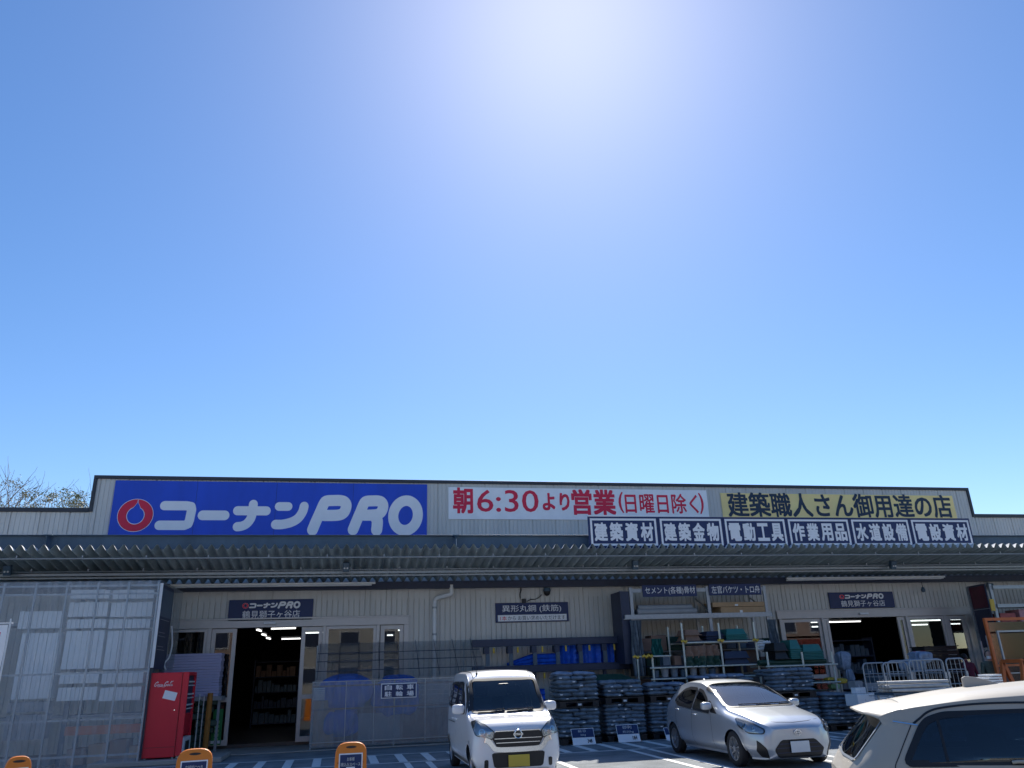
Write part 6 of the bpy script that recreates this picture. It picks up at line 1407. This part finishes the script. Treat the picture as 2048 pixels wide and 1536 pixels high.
b = MB(); p_ = aq.map('top', 3.28, 0, 1, 0); b.add([p_+Vector(v) for v in ((-.03,-.05,0),(.03,-.05,0),(.025,.09,0),(-.025,.09,0),(-.008,.06,.055),(.008,.06,.055),(.008,.09,.055),(-.008,.09,.055))], [(0,1,5,4),(1,2,6,5),(2,3,7,6),(3,0,4,7),(4,5,6,7)]); b.build('roof_fin', sp_, t, bevel=.006)
interior(aq, t, 2.15, .62, .42, 1.40, 'seat', 3.0)
b = MB(); b.cbox((-.2, 1.36, .855), (.55, .22, .01), 0, R(6)); b.build('dash_papers', M['lightgreen'] if 0 else M['seat_pale'], t)
b = MB(); b.cbox((0, 1.94, 1.15), (.19, .03, .05)); b.build('rear_view_mirror', M['black'], t, bevel=.01)

# ---- beige crossover near the camera, its rear towards the left
L = 4.42; sx, syy = 8.364, 5.084
K = [
 (0.00, .25, .50, .45, .60, .58, .58, .68, .50, .69),
 (0.10, .20, .66, .45, .78, .64, .76, .74, .62, .76),
 (0.50, .20, .72, .48, .84, .70, .81, .80, .70, .83),
 (1.10, .20, .74, .48, .85, .74, .82, .84, .72, .875),
 (1.30, .20, .74, .48, .85, .75, .82, .90, .71, .94),
 (1.75, .20, .74, .48, .85, .76, .82, 1.14, .67, 1.21),
 (2.05, .20, .74, .48, .85, .77, .82, 1.23, .655, 1.34),
 (2.50, .20, .74, .48, .85, .77, .82, 1.265, .65, 1.385),
 (2.90, .20, .74, .48, .85, .78, .82, 1.255, .645, 1.362),
 (3.30, .20, .74, .48, .85, .78, .82, 1.235, .64, 1.328),
 (3.62, .20, .74, .48, .85, .78, .81, 1.205, .63, 1.282),
 (3.90, .21, .74, .48, .85, .78, .80, 1.165, .615, 1.228),
 (4.02, .22, .74, .48, .84, .77, .79, 1.08, .62, 1.14),
 (4.18, .24, .72, .48, .82, .76, .77, .92, .65, .965),
 (4.32, .27, .66, .48, .74, .68, .71, .78, .63, .805),
 (4.42, .32, .54, .46, .62, .58, .60, .66, .54, .68)]
sv = Car(K, L)
t = thing('parked_crossover', 'beige crossover car near the camera with roof spoiler, cut by the right edge', 'car', (sx, syy, 0), R(62), 'parked cars')
bp_ = mk('beige_car_paint', (.41, .37, .31), .5, coat=.2, noise=.02, nscale=2)
FW, RW = .80, 3.30
gl1 = rpoly([(3.93, .79), (3.75, 1.05), (3.69, 1.105), (3.56, 1.145), (2.44, 1.165), (2.38, .80)], .05); gl2 = rpoly([(2.28, .80), (2.32, 1.165), (2.05, 1.15), (1.62, .90), (1.52, .80)], .04)
ws = smooth_poly([(1.30, -.60), (1.22, 0), (1.30, .60), (1.75, .57), (2.0, .53), (2.03, 0), (2.0, -.53), (1.75, -.57)], 4)
rw = rpoly([(-.575, 1.105), (0, 1.12), (.575, 1.105), (.61, 1.02), (.635, .80), (0, .79), (-.635, .80), (-.61, 1.02)], .05)
H = [('top', ws, 1)]
for sg in (-1, 1): H += [('side', P, sg) for P in (gl1, gl2)]+[('side', arch_poly(FW, .36, .32), sg), ('side', arch_poly(RW, .36, .32), sg)]
sv.body(t, bp_, H)
car_window(sv, t, 'top', ws, 1, 'windscreen', M['car_glass'], .05)
for sg in (-1, 1):
    for P in (gl1, gl2): car_window(sv, t, 'side', P, sg, 'side_window', M['dark_glass'], .05)
    bar(sv, t, 'window_pillar', 'side', [(3.62, .80), (3.615, .95), (3.61, 1.12)], .022, .010, M['black'], sg)
    for yc in (FW, RW): sv.strip('side', arch_poly(yc, .36, .32)[:-2], .08, .010, sg, False).build('wheel_arch', M['black'], t, smooth=60); wheel(t, sg*.745, yc, .325, sg, 5, .19)
    mirror(sv, t, sg, (.80, 1.60, .98), bp_)
    bar(sv, t, 'roof_groove', 'side', [(v.x, v.y) for v in spline([(3.80, 1.08), (3.74, 1.12), (3.66, 1.17), (3.54, 1.20), (3.25, 1.225), (2.83, 1.225), (2.15, 1.20)], 6)], .016, .004, M['black'], sg)
    bar(sv, t, 'door_gap', 'side', [(v.x, v.y) for v in spline([(3.82, 1.07), (3.96, .86), (4.02, .74), (3.95, .6)], 6)], .007, .003, M['black'], sg)
    bar(sv, t, 'pillar_crease', 'side', [(3.95, 1.10), (3.86, 1.085), (3.77, 1.07)], .010, .006, M['chrome'], sg)
    for u in (2.05, 2.98):
        b = MB(); b.tube([sv.map('side', u, .80, sg, .008), sv.map('side', u+.03, .80, sg, .03), sv.map('side', u+.15, .80, sg, .03), sv.map('side', u+.18, .80, sg, .008)], .013, 8); b.build('door_handle', bp_, t, smooth=60)
    sv.patch('rear', rpoly([(sg*.66, .60), (sg*.40, .58), (sg*.40, .50), (sg*.64, .46)], .03), .008).build('tail_light', M['red'], t, smooth=60)
    headlight(sv, t, 'front', rpoly([(.66, .68), (.40, .66), (.42, .58), (.66, .58)], .03), sg, [(.56, .63, .035)])
    b = MB()
    b.tube([sv.map('top', u, sg*.56, 1, e) for u, e in ((1.40+.55, .0), (2.03, .045), (2.25, .05), (2.42, .05), (2.46, .0))], .020, 8); b.build('roof_rail', M['galv'], t, smooth=60)
# roof spoiler overhanging the tailgate
half = [(y, zz) for y, zz in sv._sec(3.86) if zz >= 1.085]
full = [(-y, zz) for y, zz in half]+[(y, zz) for y, zz in half[::-1][1:]]
b = MB(); P = []
for y, zz in full:
    q = abs(y)/.66; le = .335-.20*q**3.5; row = []
    for k in range(7): tt = k/6; row.append((y*(1-.02*tt), 3.86+le*tt, zz+.004-.060*tt**1.4))
    row += [(y*.98, 3.86+le+.004, zz-.066), (y*.975, 3.86+le-.01, zz-.078), (y*.96, 3.95, zz-.05)]
    P.append(row)
b.grid(P); b.build('roof_spoiler', bp_, t, smooth=50)
for sg in (-1, 1): bar(sv, t, 'spoiler_seam', 'top', [(3.84, 0), (3.84, sg*.3), (3.84, sg*.58)], .007, .006, M['black'])
bar(sv, t, 'glass_edge', 'rear', rw, .016, .010, M['galv'], 1, True)
sv.patch('rear', rw, .006).build('rear_window', M['dark_glass'], t, smooth=60)
b = MB(); p_ = sv.map('top', 3.13, 0, 1, 0)
fp = [(-.27, -.012), (.09, -.03), (.09, .07), (.06, .085), (-.02, .075), (-.12, .045)]
wd = lambda v: .028*(1-max(0, v)/.1)+.004
b.v = [p_+Vector((s_*wd(v), u, v)) for s_ in (-1, 1) for u, v in fp]; k = len(fp); b.f = [tuple(range(k)), tuple(range(2*k-1, k-1, -1))]+[(i, (i+1) % k, k+(i+1) % k, k+i) for i in range(k)]; b.mi = [0]*len(b.f)
b.build('shark_fin', bp_, t, smooth=30, bevel=.006)
interior(sv, t, 2.25, .62, .46, 1.55, 'seat', 3.1)
sv.patch('front', rpoly([(-.5, .60), (.5, .60), (.45, .36), (-.45, .36)], .03), .006).build('grille', M['black'], t, smooth=60)
q = sv.map('rear', 0, .52, 1, .02); b = MB(); b.box(-.165, .165, q.y-.01, q.y+.01, .44, .60); b.build('number_plate', M['white_plastic'], t)
